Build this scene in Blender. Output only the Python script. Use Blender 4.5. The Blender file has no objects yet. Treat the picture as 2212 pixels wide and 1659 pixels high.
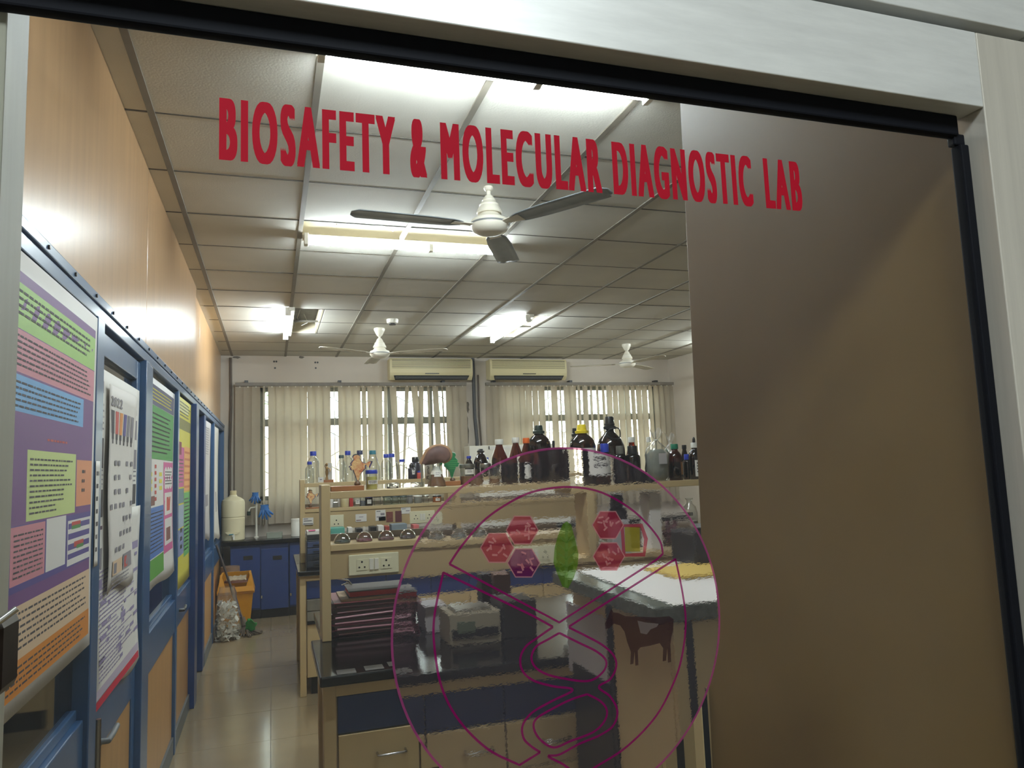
import bpy, bmesh, math, random
from mathutils import Vector, Matrix
random.seed(7)
SC = bpy.context.scene
COL = SC.collection
# ------------------------------------------------------------------ camera, world, exposure
EYE = Vector((0, 0, 1.56))
CF = 1580.84                                  # focal length in pixels of the 2212x1659 frame
CR = Vector((0.94986665, -0.31034176, -0.0379649)); CU = Vector((0.00181395, -0.11595517, 0.99325279)); CD = Vector((0.31265005, 0.94352657, 0.10957901))
cam = bpy.data.objects.new('camera', bpy.data.cameras.new('camera')); COL.objects.link(cam)
cam.data.sensor_width = 36; cam.data.lens = CF / 2212 * 36; cam.data.clip_start = .02; cam.data.clip_end = 120
cam.matrix_world = Matrix(((CR.x, CU.x, -CD.x, EYE.x), (CR.y, CU.y, -CD.y, EYE.y), (CR.z, CU.z, -CD.z, EYE.z), (0, 0, 0, 1)))
SC.camera = cam
SC.view_settings.view_transform = 'Standard'; SC.view_settings.look = 'None'
SC.view_settings.exposure = 0.48; SC.view_settings.gamma = 1; SC.view_settings.use_curve_mapping = False
SC.cycles.use_denoising = True; SC.cycles.use_adaptive_sampling = True; SC.cycles.adaptive_threshold = .02
SC.cycles.max_bounces = 7; SC.cycles.diffuse_bounces = 4; SC.cycles.glossy_bounces = 3; SC.cycles.transmission_bounces = 4; SC.cycles.transparent_max_bounces = 24
SC.cycles.caustics_reflective = False; SC.cycles.caustics_refractive = False
SC.cycles.sample_clamp_indirect = 4
wd = bpy.data.worlds.new('sky'); SC.world = wd; wd.use_nodes = True
wd.node_tree.nodes['Background'].inputs[0].default_value = (.93, 1, .97, 1)
wd.node_tree.nodes['Background'].inputs[1].default_value = 6.0
TUBE_E = 165.0                                 # emission of the room's fluorescent tubes
CORR_E = 28.0                                # emission of the corridor's ceiling lamp

def ray(px, py):
    x = (px - 1106) / CF; y = -(py - 829.5) / CF
    return CR * x + CU * y + CD
def aY(px, py, Y): v = ray(px, py); return EYE + v * (Y / v.y)
def aX(px, py, X): v = ray(px, py); return EYE + v * (X / v.x)
def aZ(px, py, Z): v = ray(px, py); return EYE + v * ((Z - EYE.z) / v.z)
def mpp(P): return (Vector(P) - EYE).dot(CD) / CF     # metres per pixel at a point

# ------------------------------------------------------------------ materials
def lin(c):
    return tuple(((v / 255) / 12.92 if v / 255 <= .04045 else ((v / 255 + .055) / 1.055) ** 2.4) for v in c)
MATS = {}
def M(name, col=(128, 128, 128), rough=.5, metal=0, noise=0, nscale=6, stretch=(1, 1, 1), bump=0, bscale=40, coat=0, spec=.5, emit=0, trans=0, col2=None):
    if name in MATS: return MATS[name]
    m = bpy.data.materials.new(name); m.use_nodes = True; MATS[name] = m
    nt = m.node_tree; N = nt.nodes; L = nt.links; b = N['Principled BSDF']
    c = lin(col)
    b.inputs['Base Color'].default_value = (*c, 1); b.inputs['Roughness'].default_value = rough; b.inputs['Metallic'].default_value = metal
    b.inputs['Coat Weight'].default_value = coat; b.inputs['Coat Roughness'].default_value = .12
    b.inputs['Specular IOR Level'].default_value = spec
    if emit:
        b.inputs['Emission Color'].default_value = (*c, 1); b.inputs['Emission Strength'].default_value = emit
    if noise or bump:
        tc = N.new('ShaderNodeTexCoord'); mp = N.new('ShaderNodeMapping'); mp.inputs['Scale'].default_value = stretch
        L.new(tc.outputs['Object'], mp.inputs['Vector'])
    if noise:
        nz = N.new('ShaderNodeTexNoise'); nz.inputs['Scale'].default_value = nscale; nz.inputs['Detail'].default_value = 6; nz.inputs['Roughness'].default_value = .6
        L.new(mp.outputs[0], nz.inputs['Vector'])
        rp = N.new('ShaderNodeValToRGB'); rp.color_ramp.elements[0].position = .3; rp.color_ramp.elements[1].position = .7
        d = lin(col2) if col2 else tuple(v * (1 - noise) for v in c)
        rp.color_ramp.elements[0].color = (*d, 1); rp.color_ramp.elements[1].color = (*[min(1, v * (1 + noise * .5)) for v in c], 1)
        L.new(nz.outputs['Fac'], rp.inputs[0]); L.new(rp.outputs[0], b.inputs['Base Color'])
    if bump:
        n2 = N.new('ShaderNodeTexNoise'); n2.inputs['Scale'].default_value = bscale; n2.inputs['Detail'].default_value = 4
        L.new(mp.outputs[0], n2.inputs['Vector'])
        bp = N.new('ShaderNodeBump'); bp.inputs['Strength'].default_value = bump; bp.inputs['Distance'].default_value = .004
        L.new(n2.outputs['Fac'], bp.inputs['Height']); L.new(bp.outputs[0], b.inputs['Normal'])
    if trans:                                  # light also comes through (cloth, paper)
        tr = N.new('ShaderNodeBsdfTranslucent'); tr.inputs[0].default_value = (*c, 1)
        mx = N.new('ShaderNodeMixShader'); mx.inputs[0].default_value = trans
        L.new(b.outputs[0], mx.inputs[1]); L.new(tr.outputs[0], mx.inputs[2]); L.new(mx.outputs[0], N['Material Output'].inputs[0])
    return m
def glass(name, tint=(.93, .95, .94), rough=.03, gloss=1.0, dust=0, dscale=3, edge=1):
    """thin glass: clear with a fresnel gloss, and a thin layer of dust that scatters light"""
    if name in MATS: return MATS[name]
    m = bpy.data.materials.new(name); m.use_nodes = True; MATS[name] = m
    nt = m.node_tree; N = nt.nodes; L = nt.links; N.remove(N['Principled BSDF'])
    t = N.new('ShaderNodeBsdfTransparent'); t.inputs[0].default_value = (*tint, 1)
    g = N.new('ShaderNodeBsdfGlossy'); g.inputs['Roughness'].default_value = rough; g.inputs[0].default_value = (1, 1, 1, 1)
    lw = N.new('ShaderNodeLayerWeight'); lw.inputs[0].default_value = .5
    pw = N.new('ShaderNodeMath'); pw.operation = 'POWER'; pw.inputs[1].default_value = 5; L.new(lw.outputs['Facing'], pw.inputs[0])
    ma = N.new('ShaderNodeMath'); ma.operation = 'MULTIPLY_ADD'; ma.inputs[1].default_value = .9; ma.inputs[2].default_value = .04; L.new(pw.outputs[0], ma.inputs[0])
    if edge < 1:                               # the wall of the vessel seen edge-on is thicker and darker
        p3 = N.new('ShaderNodeMath'); p3.operation = 'POWER'; p3.inputs[1].default_value = 2; L.new(lw.outputs['Facing'], p3.inputs[0])
        cm = N.new('ShaderNodeMixRGB'); cm.inputs[1].default_value = (*tint, 1); cm.inputs[2].default_value = (*[v * edge for v in tint], 1); L.new(p3.outputs[0], cm.inputs[0]); L.new(cm.outputs[0], t.inputs[0])
    mu = N.new('ShaderNodeMath'); mu.operation = 'MULTIPLY'; mu.use_clamp = True; mu.inputs[1].default_value = gloss; L.new(ma.outputs[0], mu.inputs[0])
    mx = N.new('ShaderNodeMixShader'); L.new(mu.outputs[0], mx.inputs[0]); L.new(t.outputs[0], mx.inputs[1]); L.new(g.outputs[0], mx.inputs[2])
    out = mx
    if dust:
        df = N.new('ShaderNodeBsdfDiffuse'); df.inputs[0].default_value = (.8, .8, .78, 1)
        tl = N.new('ShaderNodeBsdfTranslucent'); tl.inputs[0].default_value = (.9, .93, .95, 1)
        m2 = N.new('ShaderNodeMixShader'); m2.inputs[0].default_value = .7; L.new(df.outputs[0], m2.inputs[1]); L.new(tl.outputs[0], m2.inputs[2])
        tc = N.new('ShaderNodeTexCoord'); nz = N.new('ShaderNodeTexNoise'); nz.inputs['Scale'].default_value = dscale; nz.inputs['Detail'].default_value = 5
        L.new(tc.outputs['Object'], nz.inputs['Vector'])
        mr = N.new('ShaderNodeMapRange'); mr.inputs[1].default_value = .25; mr.inputs[2].default_value = .8; mr.inputs[3].default_value = dust * .3; mr.inputs[4].default_value = dust
        L.new(nz.outputs['Fac'], mr.inputs[0])
        m3 = N.new('ShaderNodeMixShader'); L.new(mr.outputs[0], m3.inputs[0]); L.new(mx.outputs[0], m3.inputs[1]); L.new(m2.outputs[0], m3.inputs[2]); out = m3
    L.new(out.outputs[0], N['Material Output'].inputs[0])
    return m
def film(name, ior=1.05, rough=.095, tint=(.95, .93, .95), milk=.02, milkcol=(.8, .7, .8)):
    """ribbed translucent plastic film: what lies behind it is blurred"""
    m = bpy.data.materials.new(name); m.use_nodes = True; MATS[name] = m
    nt = m.node_tree; N = nt.nodes; L = nt.links; N.remove(N['Principled BSDF'])
    r = N.new('ShaderNodeBsdfRefraction'); r.inputs['Color'].default_value = (*tint, 1); r.inputs['Roughness'].default_value = rough; r.inputs['IOR'].default_value = ior
    tc = N.new('ShaderNodeTexCoord'); mp = N.new('ShaderNodeMapping'); mp.inputs['Scale'].default_value = (1, 1, 2.2); L.new(tc.outputs['Object'], mp.inputs[0])
    nz = N.new('ShaderNodeTexNoise'); nz.inputs['Scale'].default_value = 270; nz.inputs['Detail'].default_value = 2; L.new(mp.outputs[0], nz.inputs[0])
    bp = N.new('ShaderNodeBump'); bp.inputs['Strength'].default_value = .14; bp.inputs['Distance'].default_value = .0012; L.new(nz.outputs['Fac'], bp.inputs['Height']); L.new(bp.outputs[0], r.inputs['Normal'])
    d = N.new('ShaderNodeBsdfDiffuse'); d.inputs[0].default_value = (*milkcol, 1)
    tl = N.new('ShaderNodeBsdfTranslucent'); tl.inputs[0].default_value = (*milkcol, 1)
    m2 = N.new('ShaderNodeMixShader'); m2.inputs[0].default_value = .5; L.new(d.outputs[0], m2.inputs[1]); L.new(tl.outputs[0], m2.inputs[2])
    mx = N.new('ShaderNodeMixShader'); mx.inputs[0].default_value = milk; L.new(r.outputs[0], mx.inputs[1]); L.new(m2.outputs[0], mx.inputs[2])
    L.new(mx.outputs[0], N['Material Output'].inputs[0])
    return m
def ink(name, col, cover=.6):
    cover *= .66
    """transparent printing ink: colours what lies behind and has a little body of its own"""
    if name in MATS: return MATS[name]
    m = bpy.data.materials.new(name); m.use_nodes = True; MATS[name] = m
    nt = m.node_tree; N = nt.nodes; L = nt.links; N.remove(N['Principled BSDF']); c = lin(col)
    t = N.new('ShaderNodeBsdfTransparent'); k = .35; t.inputs[0].default_value = (*[k + (1 - k) * v for v in c], 1)
    d = N.new('ShaderNodeBsdfDiffuse'); d.inputs[0].default_value = (*c, 1)
    tl = N.new('ShaderNodeBsdfTranslucent'); tl.inputs[0].default_value = (*c, 1)
    m2 = N.new('ShaderNodeMixShader'); m2.inputs[0].default_value = .5; L.new(d.outputs[0], m2.inputs[1]); L.new(tl.outputs[0], m2.inputs[2])
    mx = N.new('ShaderNodeMixShader'); mx.inputs[0].default_value = cover; L.new(t.outputs[0], mx.inputs[1]); L.new(m2.outputs[0], mx.inputs[2])
    L.new(mx.outputs[0], N['Material Output'].inputs[0])
    return m

# ------------------------------------------------------------------ mesh building
ORG = {}
class MB:
    def __init__(s): s.v = []; s.f = []; s.i = []
    def face(s, pts, mi=0):
        n = len(s.v); s.v += [tuple(p) for p in pts]; s.f.append(tuple(range(n, n + len(pts)))); s.i.append(mi); return s
    def box(s, x0, x1, y0, y1, z0, z1, mi=0):
        n = len(s.v)
        s.v += [(x0, y0, z0), (x1, y0, z0), (x1, y1, z0), (x0, y1, z0), (x0, y0, z1), (x1, y0, z1), (x1, y1, z1), (x0, y1, z1)]
        for q in ((3, 2, 1, 0), (4, 5, 6, 7), (0, 1, 5, 4), (1, 2, 6, 5), (2, 3, 7, 6), (3, 0, 4, 7)):
            s.f.append(tuple(n + k for k in q)); s.i.append(mi)
        return s
    def obox(s, c, ax, ay, az, mi=0):          # oriented box: centre and three half-axes
        n = len(s.v); c = Vector(c); ax = Vector(ax); ay = Vector(ay); az = Vector(az)
        for k in (-1, 1):
            for a, b in ((-1, -1), (1, -1), (1, 1), (-1, 1)): s.v.append(tuple(c + ax * a + ay * b + az * k))
        for q in ((3, 2, 1, 0), (4, 5, 6, 7), (0, 1, 5, 4), (1, 2, 6, 5), (2, 3, 7, 6), (3, 0, 4, 7)):
            s.f.append(tuple(n + k for k in q)); s.i.append(mi)
        return s
    def lathe(s, prof, cx, cy, z0=0, n=20, mi=0, a0=0, a1=None, sx=1, sy=1):
        full = a1 is None; a1 = a0 + 2 * math.pi if full else a1
        m = n if full else n + 1; base = len(s.v)
        for r, z in prof:
            for k in range(m):
                a = a0 + (a1 - a0) * k / n; s.v.append((cx + r * math.cos(a) * sx, cy + r * math.sin(a) * sy, z0 + z))
        for j in range(len(prof) - 1):
            for k in range(n):
                k2 = (k + 1) % m if full else k + 1
                s.f.append((base + j * m + k, base + j * m + k2, base + (j + 1) * m + k2, base + (j + 1) * m + k)); s.i.append(mi)
        if full:
            if prof[0][0] > 1e-5: s.f.append(tuple(base + k for k in reversed(range(m)))); s.i.append(mi)
            if prof[-1][0] > 1e-5: s.f.append(tuple(base + (len(prof) - 1) * m + k for k in range(m))); s.i.append(mi)
        return s
    def tube(s, path, r, n=10, mi=0, r2=None):
        path = [Vector(p) for p in path]; base = len(s.v); L = len(path)
        t0 = (path[1] - path[0]).normalized(); up = Vector((0, 0, 1)) if abs(t0.z) < .9 else Vector((1, 0, 0)); a = t0.cross(up).normalized()
        for j, p in enumerate(path):
            t = (path[min(j + 1, L - 1)] - path[max(j - 1, 0)]).normalized()
            a = (a - t * a.dot(t)).normalized(); b = t.cross(a); rr = r if r2 is None else r + (r2 - r) * j / (L - 1)
            for k in range(n):
                q = 2 * math.pi * k / n; s.v.append(tuple(p + a * rr * math.cos(q) + b * rr * math.sin(q)))
        for j in range(L - 1):
            for k in range(n):
                k2 = (k + 1) % n; s.f.append((base + j * n + k, base + j * n + k2, base + (j + 1) * n + k2, base + (j + 1) * n + k)); s.i.append(mi)
        s.f.append(tuple(base + k for k in reversed(range(n)))); s.i.append(mi)
        s.f.append(tuple(base + (L - 1) * n + k for k in range(n))); s.i.append(mi)
        return s
    def prism(s, poly, fn, lo, hi, mi=0):      # fn(u, v, w) -> point; the outline is extruded from w=lo to w=hi
        n = len(poly); base = len(s.v)
        for w in (lo, hi): s.v += [tuple(fn(u, v, w)) for u, v in poly]
        s.f.append(tuple(base + k for k in range(n))); s.i.append(mi)
        s.f.append(tuple(base + n + k for k in reversed(range(n)))); s.i.append(mi)
        for k in range(n):
            k2 = (k + 1) % n; s.f.append((base + k2, base + k, base + n + k, base + n + k2)); s.i.append(mi)
        return s
    def grid(s, fn, nu, nv, mi=0):
        base = len(s.v)
        for j in range(nv + 1):
            for i in range(nu + 1): s.v.append(tuple(fn(i / nu, j / nv)))
        for j in range(nv):
            for i in range(nu):
                a = base + j * (nu + 1) + i; s.f.append((a, a + 1, a + nu + 2, a + nu + 1)); s.i.append(mi)
        return s
    def build(s, name, mats, parent=None, smooth=0, bevel=0, solid=0, fixn=True):
        if not isinstance(mats, (list, tuple)): mats = [mats]
        if parent is not None: o0 = ORG[parent.name]
        else:
            xs, ys, zs = zip(*s.v); o0 = Vector(((min(xs) + max(xs)) / 2, (min(ys) + max(ys)) / 2, min(zs)))
        me = bpy.data.meshes.new(name); me.from_pydata([(x - o0.x, y - o0.y, z - o0.z) for x, y, z in s.v], [], s.f)
        for m in mats: me.materials.append(m)
        me.polygons.foreach_set('material_index', s.i)
        if fixn and not solid:
            b = bmesh.new(); b.from_mesh(me); bmesh.ops.recalc_face_normals(b, faces=b.faces); b.to_mesh(me); b.free()
        if smooth:
            me.polygons.foreach_set('use_smooth', [True] * len(me.polygons)); me.set_sharp_from_angle(angle=math.radians(smooth))
        me.update()
        o = bpy.data.objects.new(name, me); COL.objects.link(o)
        if parent is not None: o.parent = parent
        else: o.location = o0
        ORG[o.name] = o0
        if bevel:
            bv = o.modifiers.new('bevel', 'BEVEL'); bv.width = bevel; bv.segments = 2; bv.limit_method = 'ANGLE'
        if solid:
            sd = o.modifiers.new('thickness', 'SOLIDIFY'); sd.thickness = solid; sd.offset = 0
        return o
def tag(o, label=None, cat=None, group=None, kind=None):
    if label: o['label'] = label
    if cat: o['category'] = cat
    if group: o['group'] = group
    if kind: o['kind'] = kind
    return o
def root(name, label, cat, loc=(0, 0, 0), group=None, kind=None):
    o = bpy.data.objects.new(name, None); COL.objects.link(o); o.location = loc; o.empty_display_size = .05
    ORG[o.name] = Vector(loc); return tag(o, label, cat, group, kind)
def box(name, m, x0, x1, y0, y1, z0, z1, parent=None, bevel=0):
    return MB().box(x0, x1, y0, y1, z0, z1).build(name, m, parent, bevel=bevel)
def copy_tree(o, loc, label, parent=None):     # a copy of a thing with copies of its parts and sub-parts
    c = o.copy(); COL.objects.link(c)
    if parent is None: c.location = loc; c['label'] = label
    else: c.parent = parent
    for ch in list(o.children): copy_tree(ch, None, None, c)
    return c

# ------------------------------------------------------------------ palette
m_lam = M('tan_laminate', (192, 152, 108), .3, noise=.13, nscale=3, stretch=(6, 6, .5), coat=.25)
m_lamlow = M('tan_laminate_low', (186, 140, 84), .35, noise=.12, nscale=3, stretch=(6, 6, .5))
m_brown = M('brown_laminate', (122, 96, 56), .45, noise=.1, nscale=4, bump=.03, bscale=200)
m_tile = M('ceiling_tile_board', (208, 205, 194), .85, noise=.1, nscale=2.5, bump=.25, bscale=120)
m_bar = M('ceiling_bar_metal', (126, 119, 106), .6, noise=.15, nscale=8)
m_seam = M('ceiling_seam', (84, 79, 70), .8)
m_void = M('dark_void', (40, 38, 35), .9)
m_wall = M('wall_plaster', (206, 196, 182), .8, noise=.07, nscale=2.5, bump=.2, bscale=30)
m_floor = M('floor_tile', (144, 127, 98), .16, noise=.1, nscale=3, coat=.2)
m_grout = M('floor_grout', (105, 95, 78), .8)
m_blue = M('blue_paint', (50, 88, 130), .33, noise=.16, nscale=5, coat=.3)
m_bluedk = M('dark_blue_paint', (22, 58, 112), .35, noise=.12, nscale=5, coat=.2)
m_cab = M('blue_cabinet_paint', (34, 56, 108), .4, noise=.12, nscale=4)
m_beige = M('beige_powder_coat', (196, 172, 126), .42, noise=.06, nscale=6)
m_beiged = M('beige_panel', (184, 160, 116), .45, noise=.06, nscale=6)
m_black = M('black_granite', (16, 16, 18), .12, noise=.4, nscale=90, coat=.05, spec=.3)
m_alu = M('aluminium', (214, 214, 208), .42, metal=.25, noise=.1, nscale=6, stretch=(2, 14, 14))
m_aluv = M('aluminium_upright', (200, 194, 180), .42, metal=.25, noise=.1, nscale=6, stretch=(14, 14, .6))
m_rubber = M('black_rubber', (12, 14, 20), .7, spec=.15)
m_white = M('white_paint', (226, 222, 208), .4)
m_ivory = M('ivory_plastic', (226, 220, 186), .35)
m_dark = M('dark_plastic', (26, 26, 28), .35)
m_grey = M('grey_plastic', (120, 122, 122), .5)
m_chrome = M('chrome', (200, 200, 198), .2, metal=1)
m_steel = M('steel', (170, 168, 160), .3, metal=1)
m_paper = M('paper_white', (222, 218, 210), .6)
m_paperg = M('paper_grey', (176, 170, 168), .6)
m_ink = M('print_black', (62, 56, 58), .7)
m_inkg = M('print_grey', (128, 122, 128), .7)
m_wood = M('plinth_wood', (158, 102, 58), .45, noise=.25, nscale=10, stretch=(1, 8, 8))
m_tube = M('lit_fluorescent_tube', (240, 250, 255), .4, emit=TUBE_E)
m_ctube = M('lit_corridor_lamp', (236, 248, 255), .4, emit=CORR_E)
g_pane = glass('partition_glass', (.4, .43, .42), .04, 1.0)
g_win = glass('window_glass', (.92, .96, .95), .02, 1.0)
g_door = glass('door_glass', (.95, .965, .96), .02, .14, dust=.02, dscale=4)
g_clear = glass('clear_glass', (.93, .95, .945), .07, 2.4, edge=.2)
g_dome = glass('dome_glass', (.95, .96, .955), .05, 5, edge=.6)
g_green = glass('green_tinged_glass', (.78, .87, .84), .06, 2.2, edge=.5)
g_amber = glass('amber_glass', (.30, .085, .03), .05, 1.5)
g_dark = glass('dark_brown_glass', (.10, .05, .03), .06, 1.5)
g_bag = glass('clear_plastic_bag', (.95, .95, .93), .15, 2.2, dust=.14, dscale=25)

# ------------------------------------------------------------------ room shell
XL, XR, YB, ZC, YF = -.535, 5.44, 9.23, 2.98, .63
fl = MB().box(-.9, 5.6, -2.2, 9.4, -.12, -.006).box(-3.3, -.9, -2.2, .7, -.12, -.006).build('floor', m_grout); tag(fl, 'beige glossy tiled floor of the laboratory', 'floor', kind='structure')
xs = [XL] + [-.006 + .6 * k for k in range(0, 9)] + [XR]; ys = [-2.1] + [4.76 + .575 * k for k in range(-7, 8)] + [YB]
for i in range(len(xs) - 1):
    for j in range(len(ys) - 1):
        MB().box(xs[i] + .0015, xs[i + 1] - .0015, ys[j] + .0015, ys[j + 1] - .0015, -.02, random.uniform(-.0004, .0003)).build('tile', m_floor, fl)
ce = box('ceiling', m_void, -.9, 5.6, -2.2, 9.5, 3.14, 3.24); tag(ce, 'suspended ceiling of square grey-white boards in a metal grid', 'ceiling', kind='structure')
TX = [-.442 + .607 * k for k in range(10)]; CY = [3.007 + .583 * k for k in range(-5, 11)]
gx = [XL - .05] + TX + [XR]; gy = [YF] + CY + [YB]
HOLES = [(.166, 1.381, 4.173, 4.44), (.166, .44, 6.505, 7.67), (2.36, 2.595, 6.505, 7.67)]
for i in range(len(gx) - 1):
    for j in range(len(gy) - 1):
        x0, x1, y0, y1 = gx[i] + .002, gx[i + 1] - .002, gy[j] + .0045, gy[j + 1] - .0045
        for hx0, hx1, hy0, hy1 in HOLES:       # a board beside a light opening is cut short
            if x0 < hx1 - .03 and x1 > hx0 + .03 and y0 < hy1 - .03 and y1 > hy0 + .03:
                if x0 >= hx0 - .03 and x1 <= hx1 + .03 and y1 > hy1 + .03: y0 = hy1
                elif y0 >= hy0 - .03 and y1 <= hy1 + .03:
                    if x1 > hx1 + .03: x0 = hx1 + .012
                    elif x0 < hx0 - .03: x1 = hx0 - .012
                    else: x0 = None
                else: x0 = None
                if x0 is None: break
        if x0 is None: continue
        dz = random.uniform(-.0012, .0012)
        MB().box(x0, x1, y0, y1, ZC + dz, ZC + .014).build('ceiling_tile', m_tile, ce, bevel=.0015)
for x in TX: box('grid_bar', m_bar, x - .013, x + .013, YF, YB, ZC - .006, ZC + .012, ce)
for y in CY: box('cross_bar', m_seam, XL, XR, y - .0042, y + .0042, ZC - .0022, ZC + .016, ce)
# light-opening surrounds
m_cream = M('cream_enamel', (222, 212, 186), .5)
for hx0, hx1, hy0, hy1 in HOLES:
    mb = MB(); mb.box(hx0 - .004, hx0 + .012, hy0, hy1, ZC, 3.1).box(hx1 - .012, hx1 + .004, hy0, hy1, ZC, 3.1).box(hx0, hx1, hy0 - .004, hy0 + .01, ZC, 3.1).box(hx0, hx1, hy1 - .01, hy1 + .004, ZC, 3.1).box(hx0, hx1, hy0, hy1, 3.1, 3.115, 1)
    mb.build('light_opening', [m_cream, M('dusty_grey', (112, 108, 100), .8, noise=.3, nscale=20)], ce)
    rw = MB()
    for k in range(4):                          # loose wires
        a = random.random(); px = hx0 + .04 + (hx1 - hx0 - .08) * a; py = hy0 + .05 + (hy1 - hy0 - .1) * random.random()
        rw.tube([(px, py, 3.1), (px + random.uniform(-.04, .04), py + .03, 3.02), (px + random.uniform(-.06, .06), py + random.uniform(0, .1), ZC + .02), (px + random.uniform(-.05, .05), py + .12, 3.05)], .004, 6)
    rw.build('loose_wires', M('white_cable', (200, 198, 186), .5), ce, smooth=60)

# back wall with two window openings
wb = MB()
W1 = (-.14, 2.22); W2 = (2.86, 5.22); ZS, ZH = 1.25, 2.6
wb.box(XL - .2, XR + .2, YB, YB + .2, 0, ZS).box(XL - .2, XR + .2, YB, YB + .2, ZH, ZC + .2)
wb.box(XL - .2, W1[0], YB, YB + .2, ZS, ZH).box(W1[1], W2[0], YB, YB + .2, ZS, ZH).box(W2[1], XR + .2, YB, YB + .2, ZS, ZH)
o = wb.build('wall_back', m_wall); tag(o, 'grey-white plaster window wall at the far end', 'wall', kind='structure')
fx = MB()                                       # drilled holes and bare patches of plaster
for p in ((592, 781), (597, 781), (594, 795), (681, 783), (686, 783), (682, 795)):
    q = aY(*p, YB - .002); fx.lathe([(.012, 0), (.012, .002)], 0, 0, 0, 8); 
    for k in range(len(fx.v) - 16, len(fx.v)): x, y, z = fx.v[k]; fx.v[k] = (q.x + x, q.y - z, q.z + y)
fx.build('drilled_hole', m_dark, o); 
m_patch = M('flaked_plaster', (120, 112, 100), .9, noise=.4, nscale=40)
for (px, py, w, h) in ((651, 772, 14, 8), (512, 772, 20, 6), (1008, 930, 12, 70), (1005, 985, 10, 40), (1010, 880, 9, 30)):
    q = aY(px, py, YB); s = mpp(q); pts = []
    for k in range(14):
        a = 2 * math.pi * k / 14; r = random.uniform(.55, 1.05); pts.append((q.x + math.cos(a) * w / 2 * s * r, q.z + math.sin(a) * h / 2 * s * r))
    MB().prism(pts, lambda u, v, w: (u, w, v), YB - .003, YB + .001).build('flaked_patch', m_patch, o)
# windows
m_wf = M('window_frame_grey', (134, 136, 128), .5); m_grille = M('grille_paint', (150, 146, 136), .6)
for n, (a, b), muls in ((1, W1, (.12, .62, 1.43, 1.96)), (2, W2, (3.2, 3.98, 4.78))):
    w = root('window_%d' % n, 'steel framed window with a transom and diamond grille, %s half of the window wall' % ('left' if n == 1 else 'right'), 'window', (a, YB + .1, ZS), kind='structure')
    f = MB(); y0, y1 = YB + .06, YB + .11
    f.box(a, b, y0, y1, ZS, ZS + .05).box(a, b, y0, y1, ZH - .05, ZH).box(a, b, y0 - .02, y1, 2.13, 2.215).box(a, a + .05, y0, y1, ZS, ZH).box(b - .05, b, y0, y1, ZS, ZH)
    f.build('window_frame', m_wf, w, bevel=.003)
    for x in muls: box('mullion', m_wf, x - .025, x + .025, y0, y1, ZS + .05, ZH - .05, w, bevel=.003)
    cuts = [a + .05] + list(muls) + [b - .05]
    for k in range(len(cuts) - 1):
        for z0, z1 in ((ZS + .05, 2.13), (2.215, ZH - .05)): box('pane', g_win, cuts[k] + .02, cuts[k + 1] - .02, YB + .083, YB + .087, z0, z1, w)
    g = MB()                                    # diamond grille outside the glass
    def bar(p, q, r=.005): g.tube([(p[0], YB + .16, p[1]), (q[0], YB + .16, q[1])], r, 5)
    x = a
    while x < b:
        for z in (ZS + .02, ZS + .44, ZS + .88):
            cx = x + .14; bar((x, z + .06), (x, z + .36)); bar((cx, z + .14), (cx, z + .28))
            bar((x, z + .06), (cx, z + .14)); bar((cx, z + .14), (x + .28, z + .06)); bar((x, z + .36), (cx, z + .28)); bar((cx, z + .28), (x + .28, z + .36))
            bar((x, z - .08), (x, z + .06))
        x += .28
    g.build('window_grille', m_grille, w, smooth=60)
    box('sill', m_wall, a, b, YB - .02, YB + .2, ZS - .04, ZS, w)
o = box('wall_right', m_wall, XR, XR + .15, .6, YB + .2, 0, ZC + .2); tag(o, 'grey-white plaster wall at the far right', 'wall', kind='structure')

# left wall: laminate panels above a blue glazed partition
wl = root('wall_left', 'left wall of tan laminate boards over a blue steel partition', 'wall', (XL, 5, 0), kind='structure')
box('wall_core', m_void, XL - .14, XL - .06, .6, 5.78, 0, ZC + .1, wl); box('wall_core', m_void, XL - .14, XL - .06, 6.68, YB, 0, ZC + .1, wl); box('wall_core', m_void, XL - .14, XL - .06, 5.78, 6.68, 2.12, ZC + .1, wl)
for y0, y1, dx in ((.6, 3.598, 0), (3.604, 5.86, 0), (5.9, 6.53, -.03), (6.534, 9.2, -.03)):
    box('wall_panel', m_lam, XL - .03 + dx, XL + dx, y0, y1, 2.145, ZC + .02, wl, bevel=.0015)
def railbox(name, y0, y1, z0, z1, x1=0, x0=-.06, m=m_blue): return box(name, m, XL + x0, XL + x1, y0, y1, z0, z1, wl, bevel=.004)
railbox('top_rail', .6, YB, 2.075, 2.115, .012); railbox('top_flange', .6, YB, 2.119, 2.15, .016)
for k in range(22):
    y = 1.75 + .26 * k; MB().lathe([(.007, 0), (.007, .004), (.003, .006)], 0, 0, 0, 8)
    r = MB(); r.tube([(XL + .014, y, 2.134), (XL + .021, y, 2.134)], .006, 8); r.build('rivet', m_dark, wl)
for y0, y1, x1 in ((1.05, 1.15, .012), (2.55, 2.65, .02), (3.50, 3.60, .02), (3.62, 3.74, .012), (4.74, 4.80, .012)): railbox('partition_post', y0, y1, 0, 2.075, x1)
railbox('partition_post', 5.6, 5.78, 0, 2.075, .035, m=m_bluedk)
o = box('door_jamb', m_bluedk, XL - .09, XL + .004, 6.62, 6.72, 0, 2.09, wl, bevel=.004); railbox('partition_post', 6.72, 6.78, 0, 2.075, .004, m=m_bluedk)
for y0, y1 in ((7.62, 7.70), (9.13, 9.23)): railbox('partition_post', y0, y1, 0, 2.075, .012)
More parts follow.
